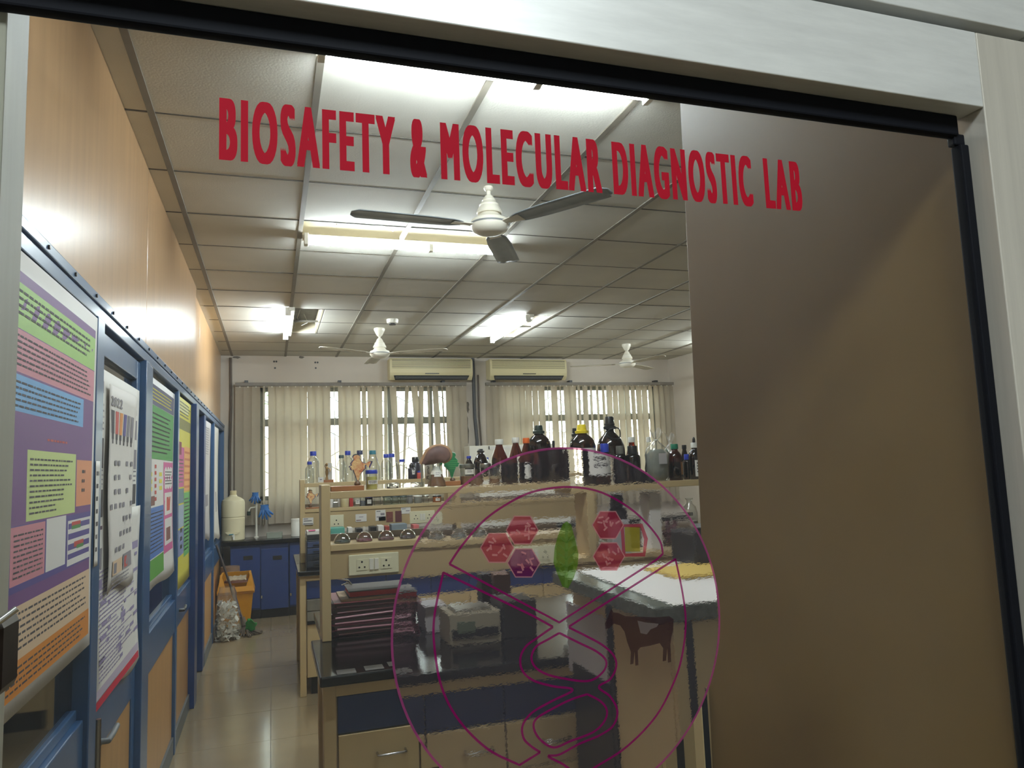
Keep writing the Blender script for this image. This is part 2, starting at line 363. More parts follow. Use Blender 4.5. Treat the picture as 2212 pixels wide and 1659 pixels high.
for y0, y1 in ((1.15, 2.55), (3.74, 5.6), (6.78, 9.13)):
    railbox('bottom_rail', y0, y1, .68, .86, .006); railbox('glazing_bead', y0, y1, .86, .89, -.012)
    box('wall_panel', m_lamlow, XL - .04, XL - .006, y0, y1, .1, .68, wl, bevel=.0015)
    box('pane', g_pane, XL - .032, XL - .026, y0, y1, .88, 2.078, wl)
bs = box('baseboard_left', M('grey_skirting', (98, 102, 104), .5), XL - .03, XL + .006, .64, 5.6, 0, .1); tag(bs, 'grey skirting along the foot of the partition', 'skirting', kind='structure')
bs = box('baseboard_left', MATS['grey_skirting'], XL - .03, XL + .006, 6.78, 9.2, 0, .1); tag(bs, 'grey skirting beyond the open doorway of the partition', 'skirting', kind='structure')
# dim room seen through the partition glass
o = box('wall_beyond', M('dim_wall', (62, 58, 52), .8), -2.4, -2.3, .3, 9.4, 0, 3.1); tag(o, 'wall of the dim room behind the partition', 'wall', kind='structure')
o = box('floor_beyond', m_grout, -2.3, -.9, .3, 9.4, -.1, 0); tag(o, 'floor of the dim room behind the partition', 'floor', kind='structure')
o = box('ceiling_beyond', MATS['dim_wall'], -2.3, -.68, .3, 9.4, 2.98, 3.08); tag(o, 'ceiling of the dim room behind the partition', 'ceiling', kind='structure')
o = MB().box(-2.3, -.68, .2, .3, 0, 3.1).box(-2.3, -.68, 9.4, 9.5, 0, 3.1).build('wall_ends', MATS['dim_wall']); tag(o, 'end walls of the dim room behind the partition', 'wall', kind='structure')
# blue door leaf with the calendar on its glass
d = root('door_2', 'blue steel door leaf with a tall glass pane in the partition', 'door', (XL, 2.66, .02), kind='structure')
dx0, dx1 = XL - .045, XL - .004
box('door_panel', m_lamlow, dx0 + .01, dx1 - .006, 2.72, 3.42, .09, .68, d, bevel=.002)
f = MB(); f.box(dx0, dx1, 2.66, 2.72, .02, 2.06).box(dx0, dx1, 3.42, 3.49, .02, 2.06).box(dx0, dx1, 2.72, 3.42, 1.98, 2.06).box(dx0, dx1, 2.72, 3.42, .68, .86).box(dx0, dx1, 2.72, 3.42, .02, .09)
f.build('leaf_frame', m_blue, d, bevel=.004); box('pane', g_pane, XL - .03, XL - .025, 2.72, 3.42, .86, 1.98, d)
h = MB(); h.tube([(XL - .005, 2.80, .715), (XL + .028, 2.80, .715), (XL + .03, 2.86, .717), (XL + .03, 2.93, .722)], .010, 8); h.build('pull_handle', m_grey, d, smooth=60)
h = MB(); h.box(XL, XL + .012, 2.66, 2.70, .35, .8); h.tube([(XL + .02, 2.68, .3), (XL + .02, 2.68, .82)], .009, 8); h.build('tower_bolt', m_steel, d, smooth=40)
h = MB(); h.tube([(XL + .0, 4.94, .765), (XL + .03, 4.94, .765), (XL + .032, 5.0, .766), (XL + .03, 5.06, .77)], .010, 8); h.build('pull_handle', m_dark, wl, smooth=60)

# brown partition just inside the door
o = MB().prism([(.726, 0), (.784, ZC), (.824, ZC), (.766, 0)], lambda u, v, w: (u, w, v), .613, 1.2).build('wall_partition', m_brown, bevel=.002); tag(o, 'brown laminate side partition running in from the right of the glass door', 'wall', kind='structure')
o = MB().box(.7335, .7455, 1.201, 1.23, 0, 1.15).build('trim_1', m_rubber); tag(o, 'black edge strip at the foot of the brown partition', 'trim', kind='structure')
o = MB().box(.7318, .7334, 1.201, 1.23, 0, 1.12).build('trim_2', m_beige); tag(o, 'thin beige strip beside the black edge strip', 'trim', kind='structure')
# ------------------------------------------------------------------ the glazed entrance door in front of the camera
YD, YG = .572, .6                               # front face and glass plane
m_cw = M('corridor_paint', (190, 186, 176), .8)
d1 = root('door_1', 'glazed aluminium entrance door with red lettering and a round emblem', 'door', (.29, .6, 0), kind='structure')
dl, dr, dt = -.172, .757, 1.937
box('top_rail', m_alu, -.26, dr, YD, .6075, dt, 2.026, d1, bevel=.0012)
box('stile', m_aluv, dr + .0006, .842, YD, .612, 0.02, 2.026, d1, bevel=.0012)
box('stile', M('beige_upright', (158, 152, 134), .6, noise=.08, nscale=6, stretch=(14, 14, .6)), -.26, -.189, .608, .66, .02, dt + .04, d1, bevel=.0012)
box('bottom_rail', m_alu, -.26, dr, YD, .6075, .02, .12, d1, bevel=.0012)
gk = MB(); gk.box(-.26, dr - .012, YG - .005, YG + .008, dt - .024, dt).box(dr - .013, dr - .0005, YG - .006, YG + .008, .12, dt - .034); gk.box(dr - .017, dr - .0005, YG - .002, YG + .008, dt - .034, dt - .02)
gk.build('rubber_gasket', m_rubber, d1, bevel=.002)
box('pane', g_door, -.26, dr - .01, YG, YG + .005, .12, dt - .01, d1)
lk = MB(); q0 = aY(-25, 1335, .55); q1 = aY(14, 1500, .55)
lk.box(q0.x, q1.x, .535, .575, q1.z, q0.z)
lko = lk.build('door_lock', M('bronze_lock', (52, 44, 40), .3, metal=.6, noise=.4, nscale=60), d1, bevel=.006)
kb = MB(); kb.tube([aY(-5, 1345, .53), aY(37, 1314, .533)], .002, 8); kb.build('lock_edge', m_chrome, lko, smooth=60)
for (px, py) in ((1385, 203), (1392, 206), (1380, 210)): pass
# vinyl lettering, one mesh per letter
m_red = M('red_vinyl', (160, 8, 32), .7, spec=.15)
def text_mesh(body, size=1, offset=0.0, res=6, extrude=0.0, space=1.0):
    cu = bpy.data.curves.new('tmp', 'FONT'); cu.body = body; cu.space_character = space; cu.size = size; cu.offset = offset; cu.resolution_u = res; cu.extrude = extrude; cu.fill_mode = 'BOTH' if extrude else 'FRONT'
    ob = bpy.data.objects.new('tmp', cu); COL.objects.link(ob); bpy.context.view_layer.update()
    me = bpy.data.meshes.new_from_object(ob.evaluated_get(bpy.context.evaluated_depsgraph_get()))
    bpy.data.objects.remove(ob); bpy.data.curves.remove(cu); return me
def text_mb(body, fn, w, h, offset=.02, mb=None, mi=0, letters=False, space=1.0):
    """text fitted into a w x h box; fn(u, v) -> point"""
    me = text_mesh(body, 1, offset, space=space)
    xs = [v.co.x for v in me.vertices]; ysv = [v.co.y for v in me.vertices]
    if not xs: return []
    x0, x1, y0, y1 = min(xs), max(xs), min(ysv), max(ysv)
    P = [((v.co.x - x0) / max(1e-6, x1 - x0) * w, (v.co.y - y0) / max(1e-6, y1 - y0) * h) for v in me.vertices]
    faces = [tuple(p.vertices) for p in me.polygons]; bpy.data.meshes.remove(me)
    if not letters:
        n = len(mb.v); mb.v += [tuple(fn(u, v)) for u, v in P]; mb.f += [tuple(n + k for k in f) for f in faces]; mb.i += [mi] * len(faces); return mb
    par = list(range(len(P)))
    def find(a):
        while par[a] != a: par[a] = par[par[a]]; a = par[a]
        return a
    for f in faces:
        for k in f[1:]: par[find(k)] = find(f[0])
    isl = {}
    for f in faces: isl.setdefault(find(f[0]), []).append(f)
    out = []
    for fs in isl.values():
        m = MB(); mp = {}
        for f in fs:
            for k in f:
                if k not in mp: mp[k] = len(m.v); m.v.append(tuple(fn(*P[k])))
            m.f.append(tuple(mp[k] for k in f)); m.i.append(0)
        out.append(m)
    return out
YT = YG - .0012
let = MB()
sgn = None
for wd_, (pa, pb) in (('BIOSAFETY', (472, 856)), ('&', (884, 923)), ('MOLECULAR', (950, 1300)), ('DIAGNOSTIC', (1319, 1624)), ('LAB', (1643, 1729))):
    xa = aY(pa, 300, YT).x + .0004; xb = aY(pb, 380, YT).x
    SH, SV = .0017, .001
    pcs = text_mb(wd_, lambda u, v, xa=xa: (xa + SH + u, YT, 1.8085 + SV + v), xb - xa - 2 * SH, .053 - 2 * SV, offset=0, letters=True, space=1.34)
    for p in pcs:
        v0, f0 = list(p.v), list(p.f); p.v, p.f, p.i = [], [], []
        for k, (dx, dz) in enumerate([(a * SH, b * SV) for a in (-1, -.5, 0, .5, 1) for b in (-1, 1)]):      # heavier strokes
            n0 = len(p.v); p.v += [(x + dx, y + .00001 * k, z + dz) for x, y, z in v0]; p.f += [tuple(n0 + q for q in f) for f in f0]; p.i += [0] * len(f0)
        if sgn is None: sgn = p.build('lettering', m_red, d1, fixn=False)
        else: p.build('letter', m_red, sgn, fixn=False)
# round emblem on frosted film
c0 = aY(1199, 1330, YT); RX, RZ = (aY(1555, 1330, YT).x - aY(843, 1330, YT).x) / 2, None
cx, cz = (aY(1555, 1330, YT).x + aY(843, 1330, YT).x) / 2, aY(1190, 967, YT).z - RX
fm = film('frosted_film')
fd = MB(); n = 96; fd.face([(cx + RX * math.cos(2 * math.pi * k / n), YT, cz + RX * math.sin(2 * math.pi * k / n)) for k in range(n)])
emb = fd.build('emblem_sticker', fm, d1, fixn=False); emb['label'] = 'round frosted film emblem with a magenta helix, leaf, hexagons and cow'
YE = YT - .0006
m_mag = ink('magenta_ink', (168, 18, 112), 1.0); m_lil = ink('pale_magenta_ink', (196, 84, 146), .85)
m_pink = ink('pink_ink', (206, 62, 92), .62); m_pinkl = ink('light_pink_ink', (244, 176, 176), .7); m_pur = ink('purple_ink', (150, 40, 110), .62)
m_leafi = ink('leaf_green_ink', (120, 168, 36), .55); m_leafl = ink('light_leaf_ink', (170, 205, 110), .4); m_yel = ink('yellow_ink', (196, 180, 52), .6); m_cow = ink('cow_brown_ink', (92, 66, 70), .55); m_cowl = ink('cow_white_ink', (176, 160, 152), .55)
def E2(p): q = aY(p[0], p[1], YE); return (q.x, q.z)
def strip(mb, pts, w, closed=False, dy=0):
    pts = [Vector(p) for p in pts]; L = len(pts); a = []; b = []
    for k in range(L):
        p = pts[k]; q = pts[(k - 1) % L] if (closed or k) else pts[k]; r = pts[(k + 1) % L] if (closed or k < L - 1) else pts[k]
        t = (r - q).normalized(); nn = Vector((-t.y, t.x)); a.append(p + nn * w / 2); b.append(p - nn * w / 2)
    for k in range(L if closed else L - 1):
        k2 = (k + 1) % L; mb.face([(a[k].x, YE - dy, a[k].y), (b[k].x, YE - dy, b[k].y), (b[k2].x, YE - dy, b[k2].y), (a[k2].x, YE - dy, a[k2].y)])
def curve(pts, sub=6):                          # Catmull-Rom through the points
    pts = [Vector(p) for p in pts]; out = []
    for k in range(len(pts) - 1):
        p0, p1, p2, p3 = pts[max(k - 1, 0)], pts[k], pts[k + 1], pts[min(k + 2, len(pts) - 1)]
        for j in range(sub):
            t = j / sub; out.append(.5 * ((2 * p1) + (p2 - p0) * t + (2 * p0 - 5 * p1 + 4 * p2 - p3) * t * t + (3 * p1 - p0 - 3 * p2 + p3) * t ** 3))
    return out + [pts[-1]]
rg = MB(); strip(rg, [(cx + (RX - .0008) * math.cos(2 * math.pi * k / n), cz + (RX - .0008) * math.sin(2 * math.pi * k / n)) for k in range(n)], .0019, True)
rg.build('emblem_ring', m_lil, emb, fixn=False)
C8 = lambda x, y: E2((820 + x * .34358, 1089 + y * .34358)); C5 = lambda x, y: E2((960 + x * .27125, 1080 + y * .27125))
sec = MB(); LW = .0019
strip(sec, curve([C5(40, 510), C5(150, 350), C5(330, 150), C5(555, 0), E2((1160, 1060)), E2((1230, 1052)), E2((1300, 1064)), E2((1370, 1105)), E2((1421, 1160)), E2((1432, 1196))]) + [C5(1690, 475), C5(915, 975), C5(40, 510)], LW)
strip(sec, [C8(1190, 770), C8(1860, 345)] + curve([C8(1860, 345), C8(1905, 560), C8(1925, 750), C8(1900, 960), C8(1850, 1120), C8(1740, 1330), C8(1560, 1520), C8(1370, 1645), C8(1290, 1690)]), LW)
strip(sec, [C8(1090, 772), C8(960, 700), C8(400, 430)] + curve([C8(400, 430), C8(345, 700), C8(345, 900), C8(390, 1150), C8(500, 1360), C8(680, 1540), C8(880, 1640)]) + [C8(1010, 1560)], LW)
sec.build('emblem_sector', m_mag, emb, fixn=False)
hx = MB()
strip(hx, curve([C8(1190, 775), C8(1300, 830), C8(1400, 885), C8(1470, 950), C8(1488, 1020), C8(1450, 1100), C8(1378, 1150), C8(1450, 1210), C8(1495, 1300), C8(1470, 1390), C8(1390, 1450), C8(1250, 1510), C8(1130, 1575), C8(1060, 1585), C8(1160, 1640), C8(1260, 1720)]), LW)
strip(hx, curve([C8(1130, 810), C8(1250, 870), C8(1370, 930), C8(1425, 990), C8(1400, 1060), C8(1310, 1112), C8(1150, 1095), C8(1040, 1065), C8(975, 1020), C8(955, 960), C8(985, 895), C8(1060, 850), C8(1130, 810)]), LW)
strip(hx, curve([C8(1090, 772), C8(1000, 835), C8(920, 895), C8(885, 970), C8(900, 1050), C8(970, 1110), C8(1090, 1145), C8(1215, 1168), C8(1080, 1240), C8(960, 1310), C8(900, 1390), C8(905, 1470), C8(950, 1520), C8(1010, 1560)]), LW)
strip(hx, curve([C8(1305, 1195), C8(1390, 1240), C8(1430, 1300), C8(1410, 1370), C8(1340, 1435), C8(1200, 1490), C8(1095, 1530), C8(1010, 1480), C8(970, 1410), C8(985, 1350), C8(1080, 1290), C8(1200, 1230), C8(1305, 1195)]), LW)
hx.build('emblem_helix', m_mag, emb, fixn=False)
lf = MB(); lp = [(905, 280), (945, 190), (975, 170), (1010, 200), (1045, 330), (1068, 430), (1062, 520), (1030, 620), (985, 705), (940, 690), (900, 590), (868, 500), (878, 380)]
lf.face([(x, YE, z) for x, z in (C5(*p) for p in lp)])
lfo = lf.build('emblem_leaf', m_leafi, emb, fixn=False)
vn = MB(); strip(vn, [C5(972, 180), C5(968, 690)], .0028, False, .0003)
for k in range(5):
    for sg in (-1, 1): strip(vn, [C5(970, 340 + 66 * k), C5(970 + sg * (66 - 6 * abs(k - 2)), 290 + 66 * k)], .0012, False, .0003)
vn.build('emblem_leaf_veins', m_leafl, emb, fixn=False)
def hexa(c, r, m, name):
    h = MB(); pts = [(c[0] + r * math.cos(math.pi / 3 * k), c[1] + r * math.sin(math.pi / 3 * k)) for k in range(6)]
    h.face([(x, YE, z) for x, z in (E2(p) for p in pts)]); strip(h, [E2(p) for p in pts], .0011, True, .0002)
    for k in range(len(h.f)): h.i[k] = 1 if k else 0
    for k in range(9):                          # pale rods inside
        a = random.uniform(0, 6.28); rr = random.uniform(.1, .72) * r; px, py = c[0] + rr * math.cos(a), c[1] + rr * math.sin(a); t = random.uniform(0, 3.14); l = r * .16
        p0 = Vector(E2((px - l * math.cos(t), py - l * math.sin(t)))); p1 = Vector(E2((px + l * math.cos(t), py + l * math.sin(t)))); c1 = len(h.f); strip(h, [p0, p1], .0016, False, .0003); h.i[c1:] = [1] * (len(h.f) - c1)
    h.build(name, [m, m_pinkl], emb, fixn=False)
for c, r, m in (((1074, 1183.5), 36, m_pink), ((1128, 1145), 34.5, m_pink), ((1131, 1216), 35, m_pur), ((1313, 1134), 33.5, m_pink), ((1315, 1202), 34, m_pink)): hexa(c, r, m, 'emblem_hexagon')
sq = MB(); sq.face([(x, YE, z) for x, z in (C5(*p) for p in ((1435, 215), (1555, 215), (1558, 410), (1440, 412)))]); sq.build('emblem_square', m_yel, emb, fixn=False)
sq = MB(); strip(sq, [C5(*p) for p in ((1415, 205), (1570, 205), (1605, 310), (1590, 435), (1430, 440))], .004, True); sq.build('emblem_square_border', m_pink, emb, fixn=False)
cow = [(1282, 1025), (1278, 985), (1300, 940), (1312, 905), (1330, 868), (1345, 895), (1385, 900), (1440, 925), (1560, 930), (1680, 935), (1790, 925), (1825, 950), (1822, 1030), (1808, 1090), (1800, 1150), (1805, 1290), (1780, 1295), (1775, 1180), (1765, 1280), (1738, 1285), (1742, 1180), (1715, 1140), (1640, 1160), (1560, 1175), (1540, 1200), (1545, 1315), (1520, 1320), (1515, 1210), (1505, 1305), (1480, 1310), (1485, 1210), (1455, 1130), (1435, 1050), (1400, 1000), (1350, 985), (1310, 1025)]
cw = MB(); cw.face([(x, YE, z) for x, z in (C5(*p) for p in cow)]); cwp = cw.build('emblem_cow', m_cow, emb, fixn=False)
cw = MB(); cw.face([(x, YE - .0004, z) for x, z in (C5(*p) for p in ((1535, 960), (1600, 975), (1705, 985), (1690, 1010), (1640, 1030), (1610, 1070), (1560, 1060)))]); cw.build('emblem_cow_patch', m_cowl, emb, fixn=False)
# frame and wall around the door, corridor behind the camera
jm = MB(); jm.box(-.9, 1.6, YD, .66, 2.039, 2.12).box(.846, .92, YD, .66, 0, 2.039).box(.826, .846, .613, .66, 0, 2.039).box(-.34, -.264, YD, .66, 0, 2.039)
o = jm.build('trim_3', m_alu, bevel=.0012); tag(o, 'aluminium frame around the glazed entrance door', 'door frame', kind='structure')
o = MB().box(-.26, .842, .59, .66, 2.026, 2.039).build('trim_4', m_rubber); tag(o, 'black rubber strip above the top rail of the door', 'trim', kind='structure')
o = MB().box(.92, 5.6, YF - .06, YF + .03, -.1, ZC + .2).box(-.9, -.34, YF - .06, YF + .03, -.1, 2.12).box(-.9, 5.6, YF - .06, YF + .03, 2.12, ZC + .2).build('wall_front', m_cw); tag(o, 'corridor-side wall around the entrance door', 'wall', kind='structure')
o = MB().box(-3.2, 3, -2.3, -2.19, -.1, 3.1).box(-3.3, -3.2, -2.3, YF, -.1, 3.1).box(3, 3.1, -2.3, YF, -.1, 3.1).box(-3.2, -.9, YF, YF + .08, -.1, 3.1).build('wall_corridor', m_cw); tag(o, 'corridor walls behind the viewer', 'wall', kind='structure')
o = MB().box(-3.3, 3.1, -2.3, .57, 2.98, 3.1).build('ceiling_corridor', m_tile); tag(o, 'corridor ceiling behind the viewer', 'ceiling', kind='structure')
for lx, lb in ((-1.5, 'square lit panel light on the corridor ceiling to the left of the viewer'), (.3, 'square lit panel light on the corridor ceiling just behind the viewer')):
    cl = root('corridor_light', lb, 'light', (lx, -.85, 2.98), group='corridor panel lights')
    box('housing', m_white, lx - .31, lx + .31, -1.16, -.54, 2.962, 2.98, cl); box('diffuser', m_ctube, lx - .29, lx + .29, -1.14, -.56, 2.955, 2.962, cl)

# ------------------------------------------------------------------ ceiling lights
def tube_light(x, y, axis, label, length=1.2, sided=1):
    t = root('ceiling_tube_light', label, 'light', (x, y, ZC), group='tube lights on the ceiling')
    def B(name, m, l0, l1, s0, s1, z0, z1, bev=0):
        return box(name, m, *((x + l0, x + l1, y + s0, y + s1) if axis == 'x' else (x + s0, x + s1, y + l0, y + l1)), z0, z1, t, bev)
    h = length / 2
    B('batten', m_white, -h - .02, h + .02, .0, .05, ZC - .035, ZC - .004, .004)
    P = lambda l, s, z: (x + l, y + s, z) if axis == 'x' else (x + s, y + l, z)
    MB().tube([P(-h, -.012, ZC - .058), P(h, -.012, ZC - .058)], .0135, 12).build('tube', m_tube, t, smooth=60)
    for s in (-1, 1): B('lamp_holder', m_white, s * h - .012, s * h + .012, -.03, .02, ZC - .076, ZC - .005, .003)
    B('clip', m_white, .14, .165, -.03, .01, ZC - .075, ZC - .03)
    return t
tube_light(.76, 2.34, 'x', 'lit tube light nearest the door, under the top of the door glass')
tube_light(.80, 4.40, 'x', 'lit tube light across the room in an opening behind the near fan')
tube_light(.145, 7.05, 'y', 'lit tube light by the left wall beside an open wiring slot')
tube_light(2.33, 7.05, 'y', 'lit tube light in a cream opening above the air conditioners')
tube_light(5.24, 7.3, 'y', 'lit tube light half hidden by the brown partition at the right', sided=1)

# ------------------------------------------------------------------ ceiling fans
m_fan = M('cream_fan_enamel', (226, 220, 204), .35); m_blade = M('grey_fan_blade', (126, 132, 136), .4, noise=.2, nscale=12); m_bladei = M('ivory_fan_blade', (176, 168, 150), .4, noise=.15, nscale=12)
def ceiling_fan(x, y, zm, a0, label, mblade, cup=True):
    t = root('ceiling_fan', label, 'fan', (x, y, ZC), group='ceiling fans')
    h = ZC - zm
    MB().lathe(([(.052, 0), (.056, -.012), (.05, -.03), (.03, -.07), (.016, -.085)] if cup else [(.022, 0), (.025, -.01), (.02, -.02), (.012, -.024)])[::-1], x, y, ZC, 24).build('canopy', m_fan, t, smooth=40)
    MB().lathe([(.011, -h + .05), (.011, -.02)], x, y, ZC, 12).build('rod', m_fan, t, smooth=40)
    MB().lathe([(.062, -h + .06), (.066, -h + .066), (.062, -h + .078), (.056, -h + .09), (.05, -h + .1), (.052, -h + .106), (.046, -h + .112), (.034, -h + .126), (.036, -h + .13), (.026, -h + .146), (.02, -h + .155), (.013, -h + .16)], x, y, ZC, 24).build('motor_cover', m_fan, t, smooth=30)
    MB().lathe([(.04, -h - .045), (.06, -h - .042), (.085, -h - .03), (.098, -h - .012), (.1, -h), (.1, -h + .012), (.094, -h + .026), (.07, -h + .036), (.05, -h + .06)], x, y, ZC, 32).build('motor', m_fan, t, smooth=30)
    MB().lathe([(.1015, -h - .001), (.1025, -h + .004), (.1015, -h + .008)], x, y, ZC, 32).build('motor_band', m_grey, t, smooth=60)
    for k in range(3):
        a = math.radians(a0 + 120 * k); ca, sa = math.cos(a), math.sin(a); zz = zm - .002
        R = lambda u, w, dz: (x + u * ca - w * sa, y + u * sa + w * ca, zz + dz)
        br = MB(); br.face([R(.08, -.02, 0), R(.2, -.035, .006), R(.2, .035, -.006), R(.08, .02, 0)])
        bo = br.build('blade_bracket', m_fan, t, solid=.004)
        bl = MB(); tilt = .05
        def fb(u, v):
            r = .15 + .55 * u; half = (.05 + .016 * min(1, u * 3)) * (1 if u < .94 else math.sqrt(max(.05, 1 - ((u - .94) / .06) ** 2 * .8))) * (1 if u > .08 else .6 + 5 * u)
            w = (v - .5) * 2 * half; return R(r, w, -w * tilt + .006 * (1 - ((v - .5) * 2) ** 2))
        bl.grid(fb, 20, 4); bl.build('blade', mblade, t, smooth=40, solid=.004)
    return t
ceiling_fan(1.06, 3.46, 2.775, 184, 'large ceiling fan with grey blades below the red lettering', m_blade, cup=False)
ceiling_fan(1.04, 7.33, 2.72, 211, 'white ceiling fan in front of the left air conditioner', m_bladei)
ceiling_fan(4.15, 8.0, 2.735, 158, 'white ceiling fan at the right, past the right air conditioner', m_bladei)
sd = root('smoke_detector', 'round white smoke detector on the ceiling near the middle fan', 'smoke detector', (1.1, 6.87, ZC))
MB().lathe([(.03, -.055), (.034, -.05), (.034, -.042)], 1.1, 6.87, ZC, 20).build('sensor', m_dark, sd, smooth=30)
MB().lathe([(.04, -.042), (.052, -.036), (.056, -.01), (.056, .0)], 1.1, 6.87, ZC, 24).build('housing', m_white, sd, smooth=30)

# ------------------------------------------------------------------ air conditioners, conduits, blinds on the window wall
m_ac = M('yellowed_ac_plastic', (214, 202, 158), .4)
def air_con(x0, x1, label):
    z0, z1 = 2.665, 2.94; y1 = YB; y0 = YB - .2; w = x1 - x0
    t = root('air_conditioner', label, 'air conditioner', ((x0 + x1) / 2, y1, z0), group='split air conditioners')
    prof = [(y1, z0 + .02), (y0 + .06, z0), (y0 + .01, z0 + .05), (y0, z0 + .09), (y0, z1 - .03), (y0 + .02, z1), (y1, z1)]
    MB().prism(prof, lambda u, v, w: (w, u, v), x0, x1).build('housing', m_ac, t, bevel=.01)
    for k in range(8): box('louvre', m_ac, x0 + .03, x1 - .03, y0 - .006, y0 + .004, z1 - .125 + .0125 * k, z1 - .117 + .0125 * k, t)
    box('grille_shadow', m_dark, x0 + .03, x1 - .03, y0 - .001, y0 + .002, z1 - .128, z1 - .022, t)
    MB().face([(x0 + .05, y0 + .004, z0 + .055), (x1 - .05, y0 + .004, z0 + .055), (x1 - .07, y0 + .045, z0 + .004), (x0 + .07, y0 + .045, z0 + .004)]).build('air_outlet', m_dark, t, solid=.004)
    for dz in (.02, .036): box('flap', m_grey, x0 + .07, x1 - .07, y0 + .0, y0 + .02, z0 + dz, z0 + dz + .004, t)
    box('logo_plate', m_dark, (x0 + x1) / 2 - .09, (x0 + x1) / 2 + .09, y0 - .005, y0 + .002, z0 + .074, z0 + .084, t)
    return t
air_con(1.40, 2.47, 'cream wall air conditioner left of the vertical pipe'); air_con(2.70, 3.78, 'cream wall air conditioner right of the vertical pipe')
m_pipe = M('black_conduit', (58, 58, 60), .5); m_pipeb = M('brown_conduit', (88, 74, 62), .6)
def conduit(pts, r, m, label):
    o = MB().tube(pts, r, 10).build('conduit_pipe', m, smooth=60); return tag(o, label, 'pipe')
conduit([(2.52, YB - .03, 2.97), (2.52, YB - .03, 2.2), (2.54, YB - .03, 1.9), (2.53, YB - .03, .9)], .022, m_pipe, 'dark insulated pipe running down the wall between the two windows')
conduit([(2.585, YB - .02, 2.75), (2.58, YB - .02, 2.2), (2.6, YB - .02, 1.8), (2.6, YB - .02, .9)], .012, m_pipeb, 'thin brown pipe beside the dark insulated pipe on the window wall')
conduit([(-.455, YB - .03, 2.95), (-.45, YB - .03, 2.4), (-.46, YB - .03, 1.9), (-.455, YB - .03, 1.0)], .016, m_pipeb, 'brown pipe in the far left corner of the room')
m_slat = M('blind_fabric', (178, 166, 146), .8, noise=.05, nscale=30, trans=.27); m_head = M('blind_headrail', (120, 112, 100), .5, noise=.2, nscale=10)
def blind(x0, x1, zb, spec, label, defyaw):
    t = root('vertical_blind', label, 'blind', ((x0 + x1) / 2, YB - .1, 2.64), group='vertical blinds')
    box('headrail', m_head, x0, x1, YB - .125, YB - .075, 2.6, 2.64, t, bevel=.003)
    for x in (x0 + .12, (x0 + x1) / 2 - .2, x1 - .3): box('bracket', m_dark, x - .02, x + .02, YB - .1, YB, 2.635, 2.67, t)
    n = int((x1 - x0) / .0885)
    for k in range(n):
        xc = x0 + .05 + k * (x1 - x0 - .1) / (n - 1); yaw, lean, twist = spec.get(k, (defyaw + random.uniform(-12, 10), random.uniform(-.006, .006), random.uniform(-5, 5)))
        s = MB(); yc = YB - .1
        def fs(u, v, xc=xc, yaw=yaw, lean=lean, twist=twist):
            a = math.radians(yaw + twist * v); z = 2.595 - (2.595 - zb) * v; w = (u - .5) * .1
            return (xc + lean * v + w * math.cos(a), yc + w * math.sin(a) + .004 * math.sin(u * 3.14), z)
        s.grid(fs, 3, 8).build('slat', m_slat, t, smooth=60)
        box('carrier', m_white, xc - .006, xc + .006, yc - .006, yc + .006, 2.585, 2.602, t)
    return t
sp1 = {3: (76, 0, 0), 8: (26, 0, 8), 9: (22, .004, 0), 12: (80, .01, 0), 13: (22, .01, 4), 16: (52, .01, -10), 19: (56, -.02, 0), 20: (24, .07, 40), 21: (84, -.05, -10), 22: (50, -.10, 25), 23: (24, .10, 30), 24: (40, -.05, 10), 25: (60, .02, 0), 26: (30, .05, 10), 27: (66, .04, 0)}
blind(-.40, 2.40, .98, sp1, 'beige vertical blind with twisted parted slats over the left window', 13)
sp2 = {9: (76, 0, 0), 11: (56, .0, 0), 12: (14, .01, 0), 14: (46, 0, 0), 16: (82, 0, 0), 17: (84, .01, 0), 18: (42, 0, 0), 23: (27, .01, 4), 26: (26, .005, 4)}
blind(2.66, 5.48, 1.0, sp2, 'beige vertical blind over the right window behind the brown bottles', 13)
# outside
ob = root('neighbouring_building', 'pale pink building seen through the gaps of the blinds', 'building', (2.5, 14, 0))
box('facade', M('pink_render', (236, 214, 196), .9), -6, 12, 14, 14.4, -1, 2.2, ob)
tr = MB()
for k in range(260):
    a = Vector((random.gauss(0, 1), random.gauss(0, .8), random.gauss(0, .9))); p = Vector((-1.2, 13.2, 3.6)) + a * .7; t1 = Vector((random.gauss(0, 1), random.gauss(0, 1), random.gauss(0, 1))).normalized() * .09; t2 = Vector((random.gauss(0, 1), random.gauss(0, 1), random.gauss(0, 1))).normalized() * .06
    tr.face([p - t1, p + t2, p + t1, p - t2])
tre = root('tree', 'green tree outside the left window above the pink building', 'tree', (-1.2, 13.2, 0)); tro = tr.build('foliage', M('leaf_green', (84, 128, 66), .6), tre); tro['kind'] = 'stuff'
MB().tube([(-1.2, 13.2, 0), (-1.25, 13.2, 1.8), (-1.15, 13.2, 3.4)], .09, 8, r2=.05).build('trunk', M('bark', (80, 66, 52), .9), tre, smooth=60)
gr = box('ground', M('ground_outside', (150, 140, 124), .9), -20, 25, 9.5, 40, -1.3, -1.0); tag(gr, 'bare ground outside the windows', 'ground', kind='structure')
